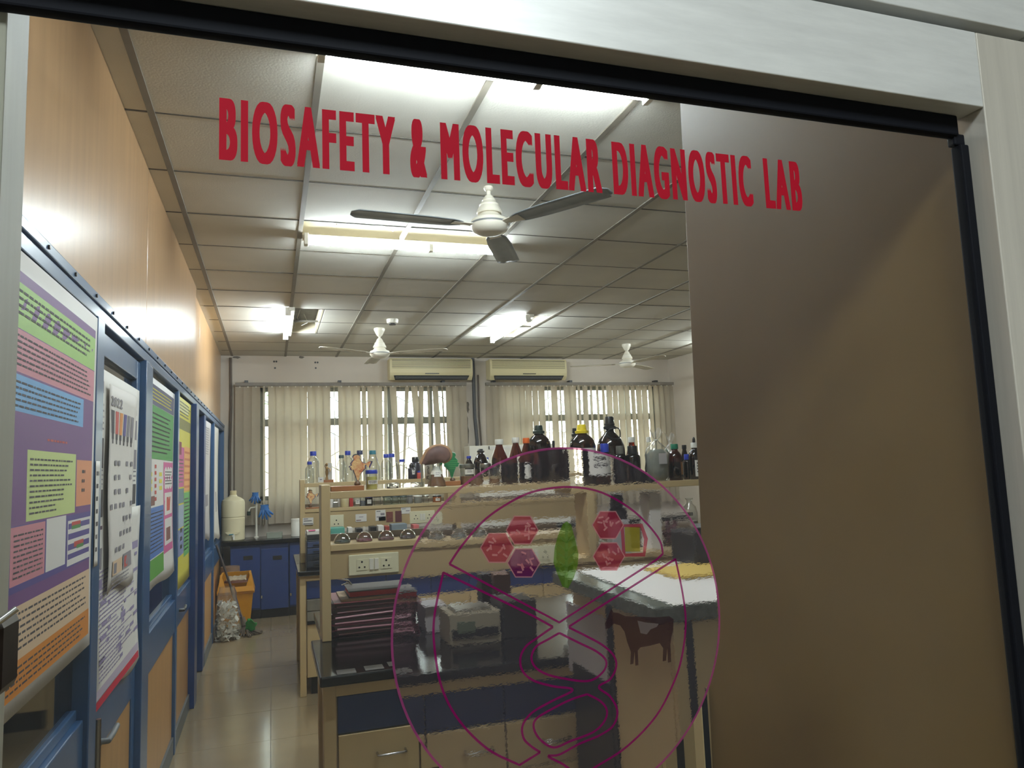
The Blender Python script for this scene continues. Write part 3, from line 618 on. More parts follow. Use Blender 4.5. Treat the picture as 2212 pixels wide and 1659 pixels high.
# ------------------------------------------------------------------ reagent racks and islands
m_guard = M('grey_acrylic', (150, 142, 134), .25)
m_hole = M('socket_hole', (24, 22, 22), .7)
def switch_plate(parent, x0, x1, y, z0, z1, layout):
    """modular plate facing the viewer: layout is a list of (centre fraction, 'socket' | 'switch')"""
    p = box('switch_plate', m_ivory, x0, x1, y - .009, y, z0, z1, parent, bevel=.003); h = z1 - z0; w = x1 - x0; zc = (z0 + z1) / 2
    for fr, kind in layout:
        x = x0 + w * fr
        if kind == 'socket':
            m = MB().box(x - h * .26, x + h * .26, y - .0108, y - .0085, zc - h * .27, zc + h * .27)
            for dx, dz, r in ((0, .14, .05), (-.13, -.12, .045), (.13, -.12, .045)):
                b0 = len(m.v); m.lathe([(r * h, 0), (r * h, .001)], 0, 0, 0, 10, mi=1)
                for k in range(b0, len(m.v)): vx, vy, vz = m.v[k]; m.v[k] = (x + dx * h + vx, y - .0108 - vz, zc + dz * h + vy)
            m.build('socket', [m_ivory, m_hole], p)
        else: box('switch', m_white, x - h * .1, x + h * .1, y - .0135, y - .0085, zc - h * .27, zc + h * .27, p, bevel=.001)
    return p
def rack(name, label, x0, x1, Y, zt, z2, zpb, group, zw=.865, posts=None):
    t = root(name, label, 'rack', ((x0 + x1) / 2, Y, zw), group=group)
    for k, x in enumerate(posts):
        box('post', m_beige, x, x + .037, Y, Y + .15, zw, zt + .03 if x == x0 else zpb - .0005, t, bevel=.003)
        if x != x0: box('post', m_beige, x, x + .037, Y + .0, Y + .15, z2 + .0005, zt - .0305, t, bevel=.003)
    a, b = x0 + (.037 if posts[0] == x0 else 0), x1
    box('top_shelf', m_beige, a, b, Y + .002, Y + .21, zt - .03, zt, t, bevel=.002)
    box('lower_shelf', m_beige, a, b, Y + .002, Y + .21, z2 - .026, z2, t, bevel=.002)
    box('service_panel', m_beiged, a, b, Y + .01, Y + .19, zpb, z2 - .028, t, bevel=.001)
    box('back_guard', m_guard, a, b, Y + .2, Y + .206, z2, z2 + .03, t)
    return t
FX = 3.2
r1 = rack('reagent_rack', 'beige two-shelf reagent rack on the near island, with glass domes on it', .198, 1.27, FX, 1.475, 1.254, 1.112, 'reagent racks', posts=(.198,))
pl = aY(753, 1200, FX); ql = aY(862, 1235, FX)
switch_plate(r1, pl.x, ql.x, FX + .01, 1.122, 1.207, [(.26, 'socket'), (.45, 'switch'), (.55, 'switch'), (.745, 'socket')])
switch_plate(r1, .98, 1.19, FX + .01, 1.122, 1.207, [(.26, 'socket'), (.45, 'switch'), (.55, 'switch'), (.745, 'socket')])
r3 = rack('reagent_rack', 'beige reagent rack carrying the large brown bottles, beside the brown partition', 1.271, 2.7, FX, 1.452, 1.14, 1.0, 'reagent racks', posts=(1.345, 2.66))
switch_plate(r3, 1.93, 2.14, FX + .01, 1.015, 1.095, [(.26, 'socket'), (.45, 'switch'), (.55, 'switch'), (.745, 'socket')])
BX = 6.0
r2 = rack('reagent_rack', 'beige reagent rack on the far island with clear bottles on its top shelf', .212, 2.6, BX, 1.475, 1.275, 1.112, 'reagent racks', posts=(.212, 1.39, 2.56))
p0 = aY(700, 1114, BX); p1 = aY(743, 1143, BX); switch_plate(r2, p0.x, p1.x, BX + .01, p1.z, p0.z, [(.2, 'switch'), (.62, 'socket')])
p0 = aY(885, 1105, BX); p1 = aY(940, 1128, BX); switch_plate(r2, p0.x, p1.x, BX + .01, p1.z, p0.z, [(.24, 'socket'), (.45, 'switch'), (.56, 'switch'), (.77, 'socket')])
p0 = aY(667, 1117, BX); p1 = aY(676, 1145, BX)
m_brpaper = M('brown_pattern_paper', (126, 84, 68), .6, noise=.5, nscale=60); m_bluepaper = M('blue_sticker', (74, 140, 178), .6)
def sticker(par, x0, y0, x1, y1, Y, m, bars, name='paper_label', lab=None):
    a = aY(x0, y0, Y); b = aY(x1, y1, Y); mb = MB().box(a.x, b.x, Y - .002, Y, b.z, a.z); w = b.x - a.x; h = a.z - b.z
    for (u0, v0, u1, v1, mi) in bars: mb.face([(a.x + w * u, Y - .0026, a.z - h * v) for u, v in ((u0, v0), (u1, v0), (u1, v1), (u0, v1))], mi)
    o = mb.build(name, [m, m_ink, m_inkg, m_brpaper], par)
    if lab: o['label'] = lab
for args in ((768, 1111, 792, 1126, m_paper, [(.3, .35, .7, .42, 2), (.05, .75, .5, .85, 3)], 'white paper label on the socket panel'), (811, 1102, 833, 1124, m_paper, [(.1, .1, .5, .16, 1), (.5, .3, .9, .5, 2), (.1, .6, .6, .68, 2)], None), (818, 1116, 833, 1124, m_bluepaper, [], 'blue sticker'),
             (834, 1106, 849, 1127, M('rust_paper', (120, 66, 54), .6, noise=.4, nscale=50), [], 'rust patterned sticker'), (853.5, 1104, 868, 1127, M('plum_paper', (96, 50, 50), .6), [(.12, .35, .24, .9, 0), (.4, .35, .52, .9, 0), (.7, .35, .82, .9, 0)], 'dark sticker with pale stripes'), (866, 1096, 887, 1109, m_paper, [(.1, .2, .5, .3, 2), (.5, .5, .9, .62, 2)], None)):
    sticker(r2, args[0], args[1], args[2], args[3], BX + .008, args[4], args[5], 'sticker', args[6])
sticker(r2, 654, 1119, 677, 1133, BX - .001, m_paper, [(.08, .1, .5, .22, 2), (.1, .4, .85, .5, 1), (.05, .8, .95, .9, 1)], 'sticker')
sticker(r2, 687, 1031, 699, 1041, BX - .001, m_paper, [(.3, .4, .7, .6, 2)], 'sticker')
def island(zw, Y0, Y1, x0, x1, label_w, label_c, units, ybase, cat='island'):
    wt = box('worktop', m_black, x0, x1, Y0, Y1, .83, zw, bevel=.006); tag(wt, label_w, 'worktop', 'black island worktops')
    c = root('island_bench', label_c, 'bench', (x0 + .5, ybase, 0), group='island benches')
    for (lx, ly0, ly1) in ((x0 + .012, ybase, ybase + .045), (x0 + .03, ybase + .6, ybase + .645)): box('leg', m_beige, lx, lx + .043, ly0, ly1, 0, .829, c, bevel=.003)
    box('apron', m_beige, x0 + .055, x1 - .02, ybase + .004, ybase + .03, .79, .829, c)
    box('side_rail', m_beige, x0 + .018, x0 + .05, ybase + .046, ybase + .6, .77, .829, c)
    u0 = x0 + .06
    for k in range(units):
        ux = u0 + k * .283
        box('carcass', m_beiged, ux, ux + .281, ybase + .028, ybase + .52, .12, .788, c)
        box('drawer', m_cab, ux + .001, ux + .28, ybase + .01, ybase + .028, .664, .786, c, bevel=.001)['label'] = 'blue drawer front'
        dr_ = box('drawer', m_beige, ux + .002, ux + .279, ybase + .004, ybase + .028, .505, .659, c, bevel=.002)
        MB().tube([(ux + .132, ybase + .004, .585), (ux + .132, ybase - .022, .585), (ux + .138, ybase - .026, .585), (ux + .224, ybase - .026, .585), (ux + .23, ybase - .022, .585), (ux + .23, ybase + .004, .585)], .0045, 8).build('handle', m_chrome, dr_, smooth=60)
        dd = box('door', m_beige, ux + .002, ux + .279, ybase + .004, ybase + .028, .125, .5, c, bevel=.002)
    box('plinth', m_dark, u0 + .03, u0 + units * .283, ybase + .05, ybase + .5, 0, .12, c)
    return c
island(.865, 2.665, 3.26, .155, 1.62, 'black granite worktop of the near island, in front of the domes', 'beige and blue bench under the near black worktop', 3, 2.685)
wt = box('worktop', m_black, .2, 2.75, 3.262, 3.9, .83, .8645, bevel=.006); tag(wt, 'rear black worktop of the near island, under the stacked folders', 'worktop', 'black island worktops')
rb = root('island_bench', 'rear beige bench of the near island, under the folders', 'bench', (1, 3.7, 0), group='island benches')
for lx in (.26, 2.6): box('leg', m_beige, lx, lx + .043, 3.82, 3.865, 0, .829, rb, bevel=.003)
box('carcass', m_beiged, .32, 2.58, 3.32, 3.86, .12, .829, rb); box('plinth', m_dark, .34, 2.56, 3.36, 3.8, 0, .12, rb)
fb = island(.865, 5.5, 5.99, .178, 2.75, 'black granite worktop of the far island', 'beige and blue bench under the far black worktop', 8, 5.54)
m_dust = M('dusty_grey_front', (122, 116, 102), .6, noise=.3, nscale=18)
for z0_, z1_ in ((.585, .662), (.515, .58)): box('drawer', m_dust, .238, .52, 5.515, 5.543, z0_, z1_, fb, bevel=.003)['label'] = 'dusty grey drawer front'
box('drawer_black_rail', m_dark, .24, .52, 5.53, 5.545, .49, .512, fb)  # black band along the bottom of the grey drawer fronts
wt = box('worktop', m_black, .178, 2.75, 5.992, 6.7, .83, .8645, bevel=.006); tag(wt, 'rear half of the far black worktop, behind the far rack', 'worktop', 'black island worktops')
rb = root('island_bench', 'rear beige bench of the far island', 'bench', (1, 6.4, 0), group='island benches')
box('leg', m_beige, .2, .243, 6.6, 6.645, 0, .829, rb, bevel=.003); box('carcass', m_beiged, .26, 2.58, 6.1, 6.62, .12, .829, rb); box('plinth', m_dark, .27, 2.56, 6.14, 6.6, 0, .12, rb)
# tall storage cabinet in front of the near island
tc = root('storage_cabinet', 'tall beige cabinet with a dark stone top and white sheet, seen through the emblem', 'cabinet', (1.7, 2.2, 0))
m_stone = M('dark_green_stone', (98, 106, 96), .2, noise=.4, nscale=60)
box('stone_top', m_stone, .955, 2.45, 1.84, 2.62, 1.13, 1.172, tc, bevel=.004)
box('carcass', m_beige, 1.022, 2.42, 1.9, 2.6, .05, 1.13, tc)
for k in range(3): dd = box('door', m_beige, 1.024 + .466 * k, 1.486 + .466 * k, 1.88, 1.9, .08, 1.12, tc, bevel=.002); MB().tube([(1.45 + .466 * k, 1.875, .7), (1.45 + .466 * k, 1.85, .7), (1.45 + .466 * k, 1.85, .82), (1.45 + .466 * k, 1.875, .82)], .005, 8).build('handle', m_chrome, dd, smooth=60)
box('door_gap', m_dark, 1.06, 1.082, 1.877, 1.9, .08, 1.12, tc)
mb = MB(); a = aX(1290, 1453, 1.018); b = aX(1213, 1419, 1.018); mb.box(1.014, 1.022, a.y, b.y, .1, (a.z + b.z) / 2); mb.build('shelf_shade_panel', m_dark, tc)  # flat dark panel; its colour stands for the shade inside an opening
a = aX(1291, 1310, 1.018); b = aX(1281, 1300, 1.018); box('side_seam', m_dark, 1.016, 1.022, a.y, b.y, .5, 1.128, tc)
a = aX(1282, 1340, 1.018); b = aX(1198, 1300, 1.018); o = box('paper_sheet', m_paperg, 1.017, 1.022, a.y + .01, b.y, .82, 1.06, tc); o['label'] = 'white sheet pasted on the cabinet side'
o = MB().grid(lambda u, v: (1.01 + .03 * v + 1.36 * u, 1.845 + .75 * v, 1.1735 + .002 * math.sin(7 * u + 3 * v) ** 2), 10, 6).build('cover_sheet', m_paper, solid=.0015); tag(o, 'white sheet spread over the top of the tall cabinet', 'sheet')
a = aZ(1385, 1228, 1.18); o = MB().box(a.x, a.x + .27, a.y - .16, a.y + .1, 1.177, 1.187).build('folder', M('yellow_folder', (206, 176, 88), .6), bevel=.002); tag(o, 'yellow folder lying on the white sheet', 'folder')
o = MB().box(1.42, 2.3, 2.42, 2.6, 1.179, 1.3).build('instrument_case', m_dark, bevel=.01); tag(o, 'black instrument case on the tall cabinet beside the brown partition', 'case')

# ------------------------------------------------------------------ bottles and jars
m_bcap = M('blue_cap', (42, 62, 172), .35); m_tcap = M('teal_cap', (46, 122, 140), .4); m_gcap = M('grey_green_cap', (72, 86, 84), .4); m_navy = M('navy_cap', (52, 58, 92), .4); m_wcap = M('white_cap', (226, 224, 214), .35)
m_ocap = M('orange_cap', (222, 104, 40), .35); m_dgcap = M('dark_green_cap', (40, 54, 46), .3); m_kcap = M('black_cap', (34, 34, 36), .3); m_ycap = M('yellow_cap', (232, 206, 40), .35); m_grcap = M('green_cap', (18, 110, 82), .35); m_greycap = M('grey_cap', (96, 94, 86), .4)
m_amb = M('amber_contents', (46, 18, 10), .2); m_yliq = M('yellow_liquid', (214, 206, 110), .15); m_brn = M('brown_powder', (136, 92, 54), .7, noise=.2, nscale=60)
m_blackpl = M('black_plastic_bottle', (44, 40, 50), .3); m_cottonw = M('cotton_white', (232, 228, 216), .9, bump=.4)
PROF = {
 'lab': [(.92, 0), (1, .02), (1, .60), (.97, .66), (.8, .74), (.52, .80), (.46, .82), (.46, .87)],
 'slope': [(.95, 0), (1, .02), (1, .52), (.92, .6), (.6, .76), (.42, .85), (.42, .89)],
 'cone': [(.97, 0), (1, .02), (1, .45), (.42, .84), (.36, .88)],
 'big': [(.94, 0), (1, .02), (1, .60), (.97, .66), (.86, .74), (.62, .80), (.40, .835), (.34, .86)],
 'jug': [(.92, 0), (1, .03), (1, .50), (.95, .57), (.78, .66), (.48, .73), (.30, .77), (.28, .82)],
 'pack': [(.96, 0), (1, .03), (1, .68), (.9, .74), (.62, .77), (.6, .8)],
 'jar': [(.97, 0), (1, .02), (1, .8), (.96, .84)],
 'stock': [(.92, 0), (1, .03), (1, .55), (.8, .66), (.4, .72), (.34, .78), (.5, .8), (.5, .82)],
 'flask': [(.98, 0), (1, .04), (.42, .74), (.38, .8), (.38, .98), (.42, 1.0)],
 'beaker': [(.95, 0), (1, .02), (1, 1.0)],
}
CAPS = {'lab': (.52, .86, 1.0), 'slope': (.5, .88, 1.0), 'cone': (.44, .87, 1.0), 'big': (.36, .85, 1.0), 'jug': (.33, .81, 1.0), 'pack': (.66, .78, 1.0), 'jar': (1.02, .8, 1.0), 'stock': (.3, .8, 1.0)}
def bottle(px, pyt, wpx, Y, zb, kind, mg, mcap, label, cat='bottle', name=None, fill=None, lab=None, group=None, flat=False, dome=False, n=18):
    """bottle whose axis passes through picture column px at depth Y, standing on zb"""
    top = aY(px, pyt, Y); h = top.z - zb; base = aY(px, pyt + (h / mpp(top)), Y); s = mpp(top); R = wpx / 2 * s; x = base.x
    t = root(name or {'jar': 'glass_jar', 'flask': 'conical_flask', 'beaker': 'glass_beaker', 'pack': 'plastic_bottle'}.get(kind, 'reagent_bottle'), label, cat, (x, Y, zb), group=group)
    prof = [(r * R, z * h) for r, z in PROF[kind]]
    MB().lathe(prof, x, Y, zb, n).build('body', mg, t, smooth=50)
    if fill:
        m, f = fill; pr = [(r * .96, z) for r, z in prof if z <= h * f]; pr[0] = (pr[0][0], .003)
        rr = None
        for k in range(len(prof) - 1):
            if prof[k][1] <= h * f <= prof[k + 1][1]: q = (h * f - prof[k][1]) / max(1e-6, prof[k + 1][1] - prof[k][1]); rr = (prof[k][0] + (prof[k + 1][0] - prof[k][0]) * q) * .96
        if rr: pr.append((rr, h * f))
        MB().lathe(pr, x, Y, zb, n).build('contents', m, t, smooth=50)
    if mcap and kind in CAPS:
        cr, c0, c1 = CAPS[kind]; cr *= R
        if kind in ('big', 'jug'): cp = [(cr * 1.35, c0 * h), (cr * 1.4, c0 * h + .012), (cr * 1.02, c0 * h + .016), (cr * .92, c1 * h - .004), (cr * .84, c1 * h)]
        elif dome: cp = [(cr * 1.05, c0 * h), (cr * 1.05, (c0 + .05) * h), (cr * .8, (c0 + .06) * h), (cr * .7, c1 * h - .003), (cr * .62, c1 * h)]
        else: cp = [(cr, c0 * h), (cr * 1.02, c0 * h + .002), (cr * 1.0, c1 * h - .003), (cr * .93, c1 * h)]
        MB().lathe(cp, x, Y, zb, n).build('cap', mcap, t, smooth=35)
    if lab:
        f0, f1, m, a0, a1 = lab[:5]; rr = lambda f: R * 1.012 if kind != 'flask' else R * 1.02 * max(.44, 1 - (f - .04) * .83)
        lo = MB().lathe([(rr(f0), f0 * h), (rr(f1), f1 * h)], x, Y, zb, 10, a0=math.radians(a0), a1=math.radians(a1)).build('label', m, t, smooth=60, fixn=False)
        if len(lab) > 5:                        # printed lines on the label
            pm = MB()
            for g in range(lab[5]):
                fz = f1 - (f1 - f0) * (.18 + .7 * g / max(1, lab[5])); hh = (f1 - f0) * .05; b0 = a0 + (a1 - a0) * .2; b1 = a1 - (a1 - a0) * random.uniform(.15, .4)
                pm.lathe([(rr(fz) * 1.004, (fz - hh) * h), (rr(fz) * 1.004, (fz + hh) * h)], x, Y, zb, 8, a0=math.radians(b0), a1=math.radians(b1))
            pm.build('label_print', m_ink, lo, fixn=False)
    return t, x, h, R
FZ = 1.4752; YT1 = FX + .1; YT2 = BX + .1
FRONT = (205, 325)
# far rack, top shelf
g1 = 'clear bottles on the far rack'
bottle(677, 975, 26, BX + .15, FZ, 'lab', g_clear, m_bcap, 'tall clear bottle with blue cap, rearmost at the left end of the far rack', group=g1)
bottle(669, 997, 19, BX + .05, FZ, 'lab', g_clear, m_bcap, 'short clear bottle with blue cap at the left end of the far rack', group=g1, fill=None)
bottle(738, 983, 22, BX + .05, FZ, 'slope', g_clear, m_gcap, 'clear sloping bottle with grey-green cap, left of the map on its plinth', group=g1)
bottle(752, 974, 23, BX + .16, FZ, 'lab', g_clear, m_bcap, 'clear bottle with blue cap just behind the left edge of the map', group=g1)
bottle(778, 973, 24, BX + .16, FZ, 'lab', g_clear, m_navy, 'clear bottle with faded navy cap behind the coloured map', group=g1)
bottle(806, 973, 32, BX + .06, FZ, 'cone', g_clear, m_tcap, 'clear conical bottle with teal cap behind the yellow bottle', group=g1)
bottle(835, 981, 22, BX + .17, FZ, 'lab', g_clear, m_bcap, 'clear bottle with blue cap, rear one of the touching pair', group=g1)
bottle(847, 980, 25, BX + .055, FZ, 'lab', g_clear, m_bcap, 'clear bottle with blue cap, front one of the touching pair', group=g1)
bottle(869, 992, 22, BX + .15, FZ, 'lab', g_clear, m_bcap, 'clear bottle with blue cap beside the black plastic bottles', group=g1)
bottle(898, 987, 23, BX + .15, FZ, 'pack', m_blackpl, m_kcap, 'wide black plastic bottle on the far rack, the taller of two', group='black plastic bottles')
bottle(890, 1003, 17, BX + .05, FZ, 'pack', m_blackpl, m_kcap, 'small black plastic bottle with a white label on the far rack', group='black plastic bottles', lab=(.3, .62, m_paper, 265, 310, 2))
bottle(905, 1017, 9, BX + .04, FZ, 'pack', M('red_bottle', (196, 84, 74), .4), m_bcap, 'tiny red bottle with blue cap beside the black plastic bottles')
# golden statuette on a wooden base
q = aY(709.5, 1041, BX + .06)
st = root('trophy', 'small golden statuette trophy on a wooden base on the far rack', 'trophy', (q.x, q.y, FZ))
m_gold = M('old_gold', (158, 124, 78), .35, metal=.6)
box('base', m_wood, q.x - .038, q.x + .038, q.y - .03, q.y + .03, FZ, FZ + .022, st, bevel=.002)
box('plaque', M('pale_acrylic', (206, 202, 192), .3), q.x + .0, q.x + .03, q.y + .012, q.y + .018, FZ + .022, FZ + .155, st)
MB().lathe([(.012, .022), (.01, .04), (.006, .05), (.011, .066), (.013, .085), (.009, .1), (.013, .115), (.006, .126), (.005, .13), (.009, .138), (.009, .147), (.003, .155)], q.x - .012, q.y - .004, FZ, 12).tube([(q.x - .003, q.y - .004, FZ + .116), (q.x + .016, q.y - .01, FZ + .105), (q.x + .012, q.y - .016, FZ + .085)], .004, 6).tube([(q.x - .02, q.y - .004, FZ + .116), (q.x - .026, q.y - .008, FZ + .13), (q.x - .018, q.y - .01, FZ + .15)], .004, 6).build('figure', m_gold, st, smooth=60)
# maps on plinths
INDIA = [(.30, 1), (.40, .99), (.50, .93), (.46, .86), (.50, .79), (.57, .72), (.64, .66), (.66, .69), (.70, .66), (.78, .66), (.90, .74), (1, .72), (.96, .64), (.90, .55), (.87, .48), (.84, .55), (.80, .56), (.80, .61), (.72, .62), (.70, .55), (.71, .47), (.66, .45), (.58, .37), (.50, .29), (.46, .22), (.45, .12), (.38, 0), (.33, .06), (.28, .2), (.20, .37), (.18, .45), (.12, .43), (.05, .48), (.08, .52), (.0, .55), (.05, .59), (.10, .60), (.08, .68), (.14, .75), (.22, .82), (.16, .9), (.20, .97)]
m_mapf = M('map_print', (240, 214, 150), .5, noise=.2, nscale=55, col2=(204, 92, 62)); m_mapr = M('map_rim', (44, 62, 58), .5, noise=.8, nscale=16, col2=(82, 50, 120)); m_mapg = M('map_back_green', (22, 122, 70), .4); m_gtxt = M('map_back_print', (110, 180, 100), .5)
def plaque_map(x0, x1, z0, z1, y, name_label, bx0, bx1, zb, bh, kx, mats, mirror=False, scale_in=.86):
    t = root('map_plaque', name_label, 'plaque', ((bx0 + bx1) / 2, y, zb))
    box('plinth', m_wood, bx0, bx1, y - .03, y + .03, zb, zb + bh, t, bevel=.002)
    MB().lathe([(.011, bh), (.014, bh + .006), (.014, z0 - zb - .004), (.008, z0 - zb + .006)], kx, y, zb, 12).build('knob', M('brown_knob', (104, 76, 50), .4), t, smooth=40)
    P = [((1 - u) if mirror else u, v) for u, v in INDIA]; W = x1 - x0; H = z1 - z0
    MB().prism(P, lambda u, v, w: (x0 + W * u, w, z0 + H * v), y - .004, y + .004).build('map_board', mats[0], t)
    cxm, czm = (.40, .55); cxm = 1 - cxm if mirror else cxm
    f = MB(); f.prism([(cxm + (u - cxm) * scale_in, czm + (v - czm) * .92) for u, v in P], lambda u, v, w: (x0 + W * u, w, z0 + H * v), y - .006, y - .004).build('map_face', mats[1], t)
    return t
a = aY(752, 981, YT1 - .04); b = aY(806, 1041, YT1 - .04); k = aY(772, 1045, YT1 - .04); l0 = aY(714, 1050, YT1 - .04); l1 = aY(785, 1050, YT1 - .04)
mt = plaque_map(a.x, b.x, b.z, a.z, YT1 - .04, 'colourful map cut-out on a long wooden plinth on the near rack', l0.x, l1.x, FZ, l0.z - FZ - .002, k.x, (m_mapr, m_mapf))
a = aY(944, 977, YT1 + .02); b = aY(994, 1034, YT1 + .02); k = aY(978, 1045, YT1 + .02); l0 = aY(950, 1041, YT1 + .02); l1 = aY(992, 1041, YT1 + .02)
mt = plaque_map(a.x, b.x, b.z, a.z, YT1 + .02, 'green back of a map cut-out behind the mushroom', l0.x, l1.x, FZ, .022, k.x, (M('map_edge_pale', (190, 206, 190), .5), m_mapg), mirror=True, scale_in=.95)
pr = MB()
for g, (u0, u1) in enumerate(((.3, .95), (.3, .95), (.45, .85), (.5, .8), (.5, .82))): pr.face([(a.x + (b.x - a.x) * u, YT1 + .0135, b.z + (a.z - b.z) * v) for u, v in ((u0, .66 - g * .07), (u1, .66 - g * .07), (u1, .672 - g * .07), (u0, .672 - g * .07))])
pr.build('map_text', m_gtxt, mt)
a = aY(660, 1058, BX + .06); b = aY(690, 1093, BX + .06); k = aY(670, 1096, BX + .06); zb2 = 1.2752
plaque_map(a.x, b.x, b.z + .012, a.z, BX + .06, 'small colourful map cut-out on the lower shelf of the far rack', a.x + .0, b.x + .02, zb2, .012, k.x, (m_mapr, m_mapf))
# yellow bottle with a hand-written label
t, x, h, R = bottle(803, 1015, 25, YT1 - .02, FZ, 'jar', g_clear, m_bcap, 'squat bottle of yellow liquid with a big blue cap on the near rack', fill=(m_yliq, .66), cat='bottle', name='reagent_bottle')
o = MB().box(x - R * .72, x + R * .9, YT1 - .021 - R * 1.0, YT1 - .02 - R * .985, FZ + h * .28, FZ + h * .48).build('label', m_paper, t)
tx = MB(); text_mb('\u092a\u093e\u0909\u0921\u0930', lambda u, v: (x - R * .6 + u, YT1 - .0215 - R, FZ + h * .31 + v), R * 1.35, h * .14, .01, tx)
if tx.v: tx.build('label_print', m_ink, o, fixn=False)
bottle(848, 1043, 26, YT1 + .05, FZ, 'jar', g_clear, m_steel, 'low jar with steel lid just right of the yellow bottle', fill=(M('dark_specimen', (70, 56, 44), .6), .3), group='steel lidded jars', lab=(.1, .42, m_paper, 240, 300, 2), cat='jar')
bottle(899, 1042, 24, YT1 + .05, FZ, 'jar', g_clear, m_steel, 'low jar with steel lid left of the conical flask', group='steel lidded jars', lab=(.05, .35, m_paper, 240, 300), cat='jar')
bottle(923, 998, 27, YT1 + .045, FZ, 'beaker', g_clear, None, 'tall glass beaker with a hand-marked paper inside, behind the flask', lab=(.1, .95, m_paper, 235, 290), cat='beaker')
ht = MB(); q = aY(925, 1003, YT1 - .0)
for pts in (((0, 0), (.008, .004), (.012, -.004), (.004, -.012)), ((.006, -.014), (.006, -.03), (.014, -.028)), ((0, -.04), (0, -.056)), ((0, -.044), (.01, -.04), (.0, -.05), (.012, -.056)), ((.018, -.04), (.026, -.056)), ((.027, -.04), (.017, -.056))):
    ht.tube([(q.x + u - .006, YT1 + .012, q.z + v - .012) for u, v in pts], .0014, 5)
ho = ht.build('hand_marking', m_ink); tag(ho, 'black hand-written marks on the paper in the beaker', 'marking')
t, x, h, R = bottle(944, 1000, 42, YT1 - .045, FZ, 'flask', g_clear, None, 'conical flask of brown powder plugged with white cotton', fill=(m_brn, .5), lab=(.42, .62, m_paper, 235, 300, 2), cat='flask')
MB().lathe([(R * .62, h * .52), (R * .5, h * .66), (R * .36, h * .78), (R * .3, h * .86)], x, YT1 - .045, FZ, 12).build('cotton_plug', m_cottonw, t, smooth=60)
# mushroom on the flask
q = aY(943, 990, YT1 - .045); s = mpp(q)
mu = root('bracket_mushroom', 'brown kidney-shaped bracket mushroom lying on the flask', 'mushroom', (q.x, q.y, FZ + h))
m_mush = M('mushroom_brown', (120, 88, 76), .6, noise=.35, nscale=18, col2=(84, 58, 56)); m_mush2 = M('mushroom_rim', (168, 128, 92), .7)
arc = [(911, 1002), (917, 990), (924, 977), (936, 969), (950, 967), (962, 971), (969, 981), (968, 990), (960, 996), (952, 995)]
cap_ = MB(); rim = MB()
pts = curve([(p[0], p[1]) for p in arc], 5); W_ = [aY(p.x, p.y, q.y) for p in pts]; L_ = len(W_)
rad = [(.008 + .030 * math.sin(math.pi * min(1, (k + 3) / (L_ + 4))) ** .8) for k in range(L_)]
mid = [aY(p[0], p[1], q.y) for p in ((917, 1004), (940, 1001), (954, 998))]
def cp(u, v):
    k = min(L_ - 1, int(u * (L_ - 1) + .5)); o_ = W_[k]; c_ = mid[0].lerp(mid[1], min(1, u * 2)) if u < .5 else mid[1].lerp(mid[2], min(1, (u - .5) * 2))
    d_ = (o_ - c_); a = v * math.pi; e = .5 - .5 * math.cos(a); b_ = math.sin(a) * (.026 if v < 1 else .026)
    p = c_ + d_ * (1.12 * e); return (p.x, q.y - b_ * (.7 + .3 * math.sin(math.pi * u)) - .002, p.z)
cap_.grid(cp, L_ - 1, 10); cap_.build('cap', m_mush, mu, smooth=60, solid=.006)
rim.tube([(w.x + (w.x - mid[1].x) * .1, q.y - .006, w.z + (w.z - mid[1].z) * .1) for w in W_], .0085, 8, r2=.010); rim.build('growth_rim', m_mush2, mu, smooth=60)
bottle(1010, 1002, 33, YT1 + .02, FZ, 'jar', g_clear, m_steel, 'tall jar of brown powder with steel lid and white label, right of the green map', fill=(m_brn, .42), lab=(.5, .74, m_paper, 240, 315, 2), group='steel lidded jars', cat='jar')
bottle(1050, 1001, 24, YT1 + .03, FZ, 'jar', g_clear, m_steel, 'jar with steel lid half behind the rim of the emblem', group='steel lidded jars', cat='jar', fill=(m_brn, .3))
bottle(1040, 970, 32, BX + .06, FZ, 'slope', g_dark, m_kcap, 'black bottle with a tall black cap left of the amber bottles', dome=True)
bottle(1014, 985, 20, BX + .11, FZ, 'slope', g_dark, m_bcap, 'dark bottle with blue dispenser cap left of the black capped bottle', group='dark bottles with blue caps')
bottle(1053, 988, 14, BX + .17, FZ, 'slope', g_dark, m_bcap, 'dark bottle with blue cap half behind the black capped bottle', group='dark bottles with blue caps')
o = MB().box(*[v for v in (aY(1063, 988, YT1 + .07).x, aY(1071, 988, YT1 + .07).x)], YT1 + .06, YT1 + .08, FZ, aY(1066, 988, YT1 + .07).z).build('carton', M('tan_carton', (196, 160, 104), .7)); tag(o, 'narrow tan carton in front of the left amber bottle', 'carton')
ga = 'amber bottles on the near rack'
bottle(1081, 949, 36, YT1 + .0, FZ, 'slope', g_amber, m_wcap, 'amber bottle with white cap, leftmost on the near rack', group=ga, fill=(m_amb, .45))
bottle(1117, 945, 32, YT1 + .04, FZ, 'slope', g_amber, m_wcap, 'amber bottle with white cap between the other two amber bottles', group=ga, fill=(m_amb, .45), lab=(.1, .4, m_paper, 240, 300))
bottle(1140, 946, 30, YT1 - .02, FZ, 'slope', g_amber, m_ocap, 'amber bottle with orange cap', group=ga, fill=(m_amb, .4))
gb = 'large brown chemical bottles'
bottle(1168, 919, 52, YT1 + .06, FZ, 'big', g_dark, m_dgcap, 'large brown bottle with dark green cap behind the orange capped one', group=gb)
ZR = 1.4522
bottle(1199, 952, 12, YT1 + .06, FZ, 'slope', g_dark, m_kcap, 'slim dark bottle with black cap between the large brown bottles')
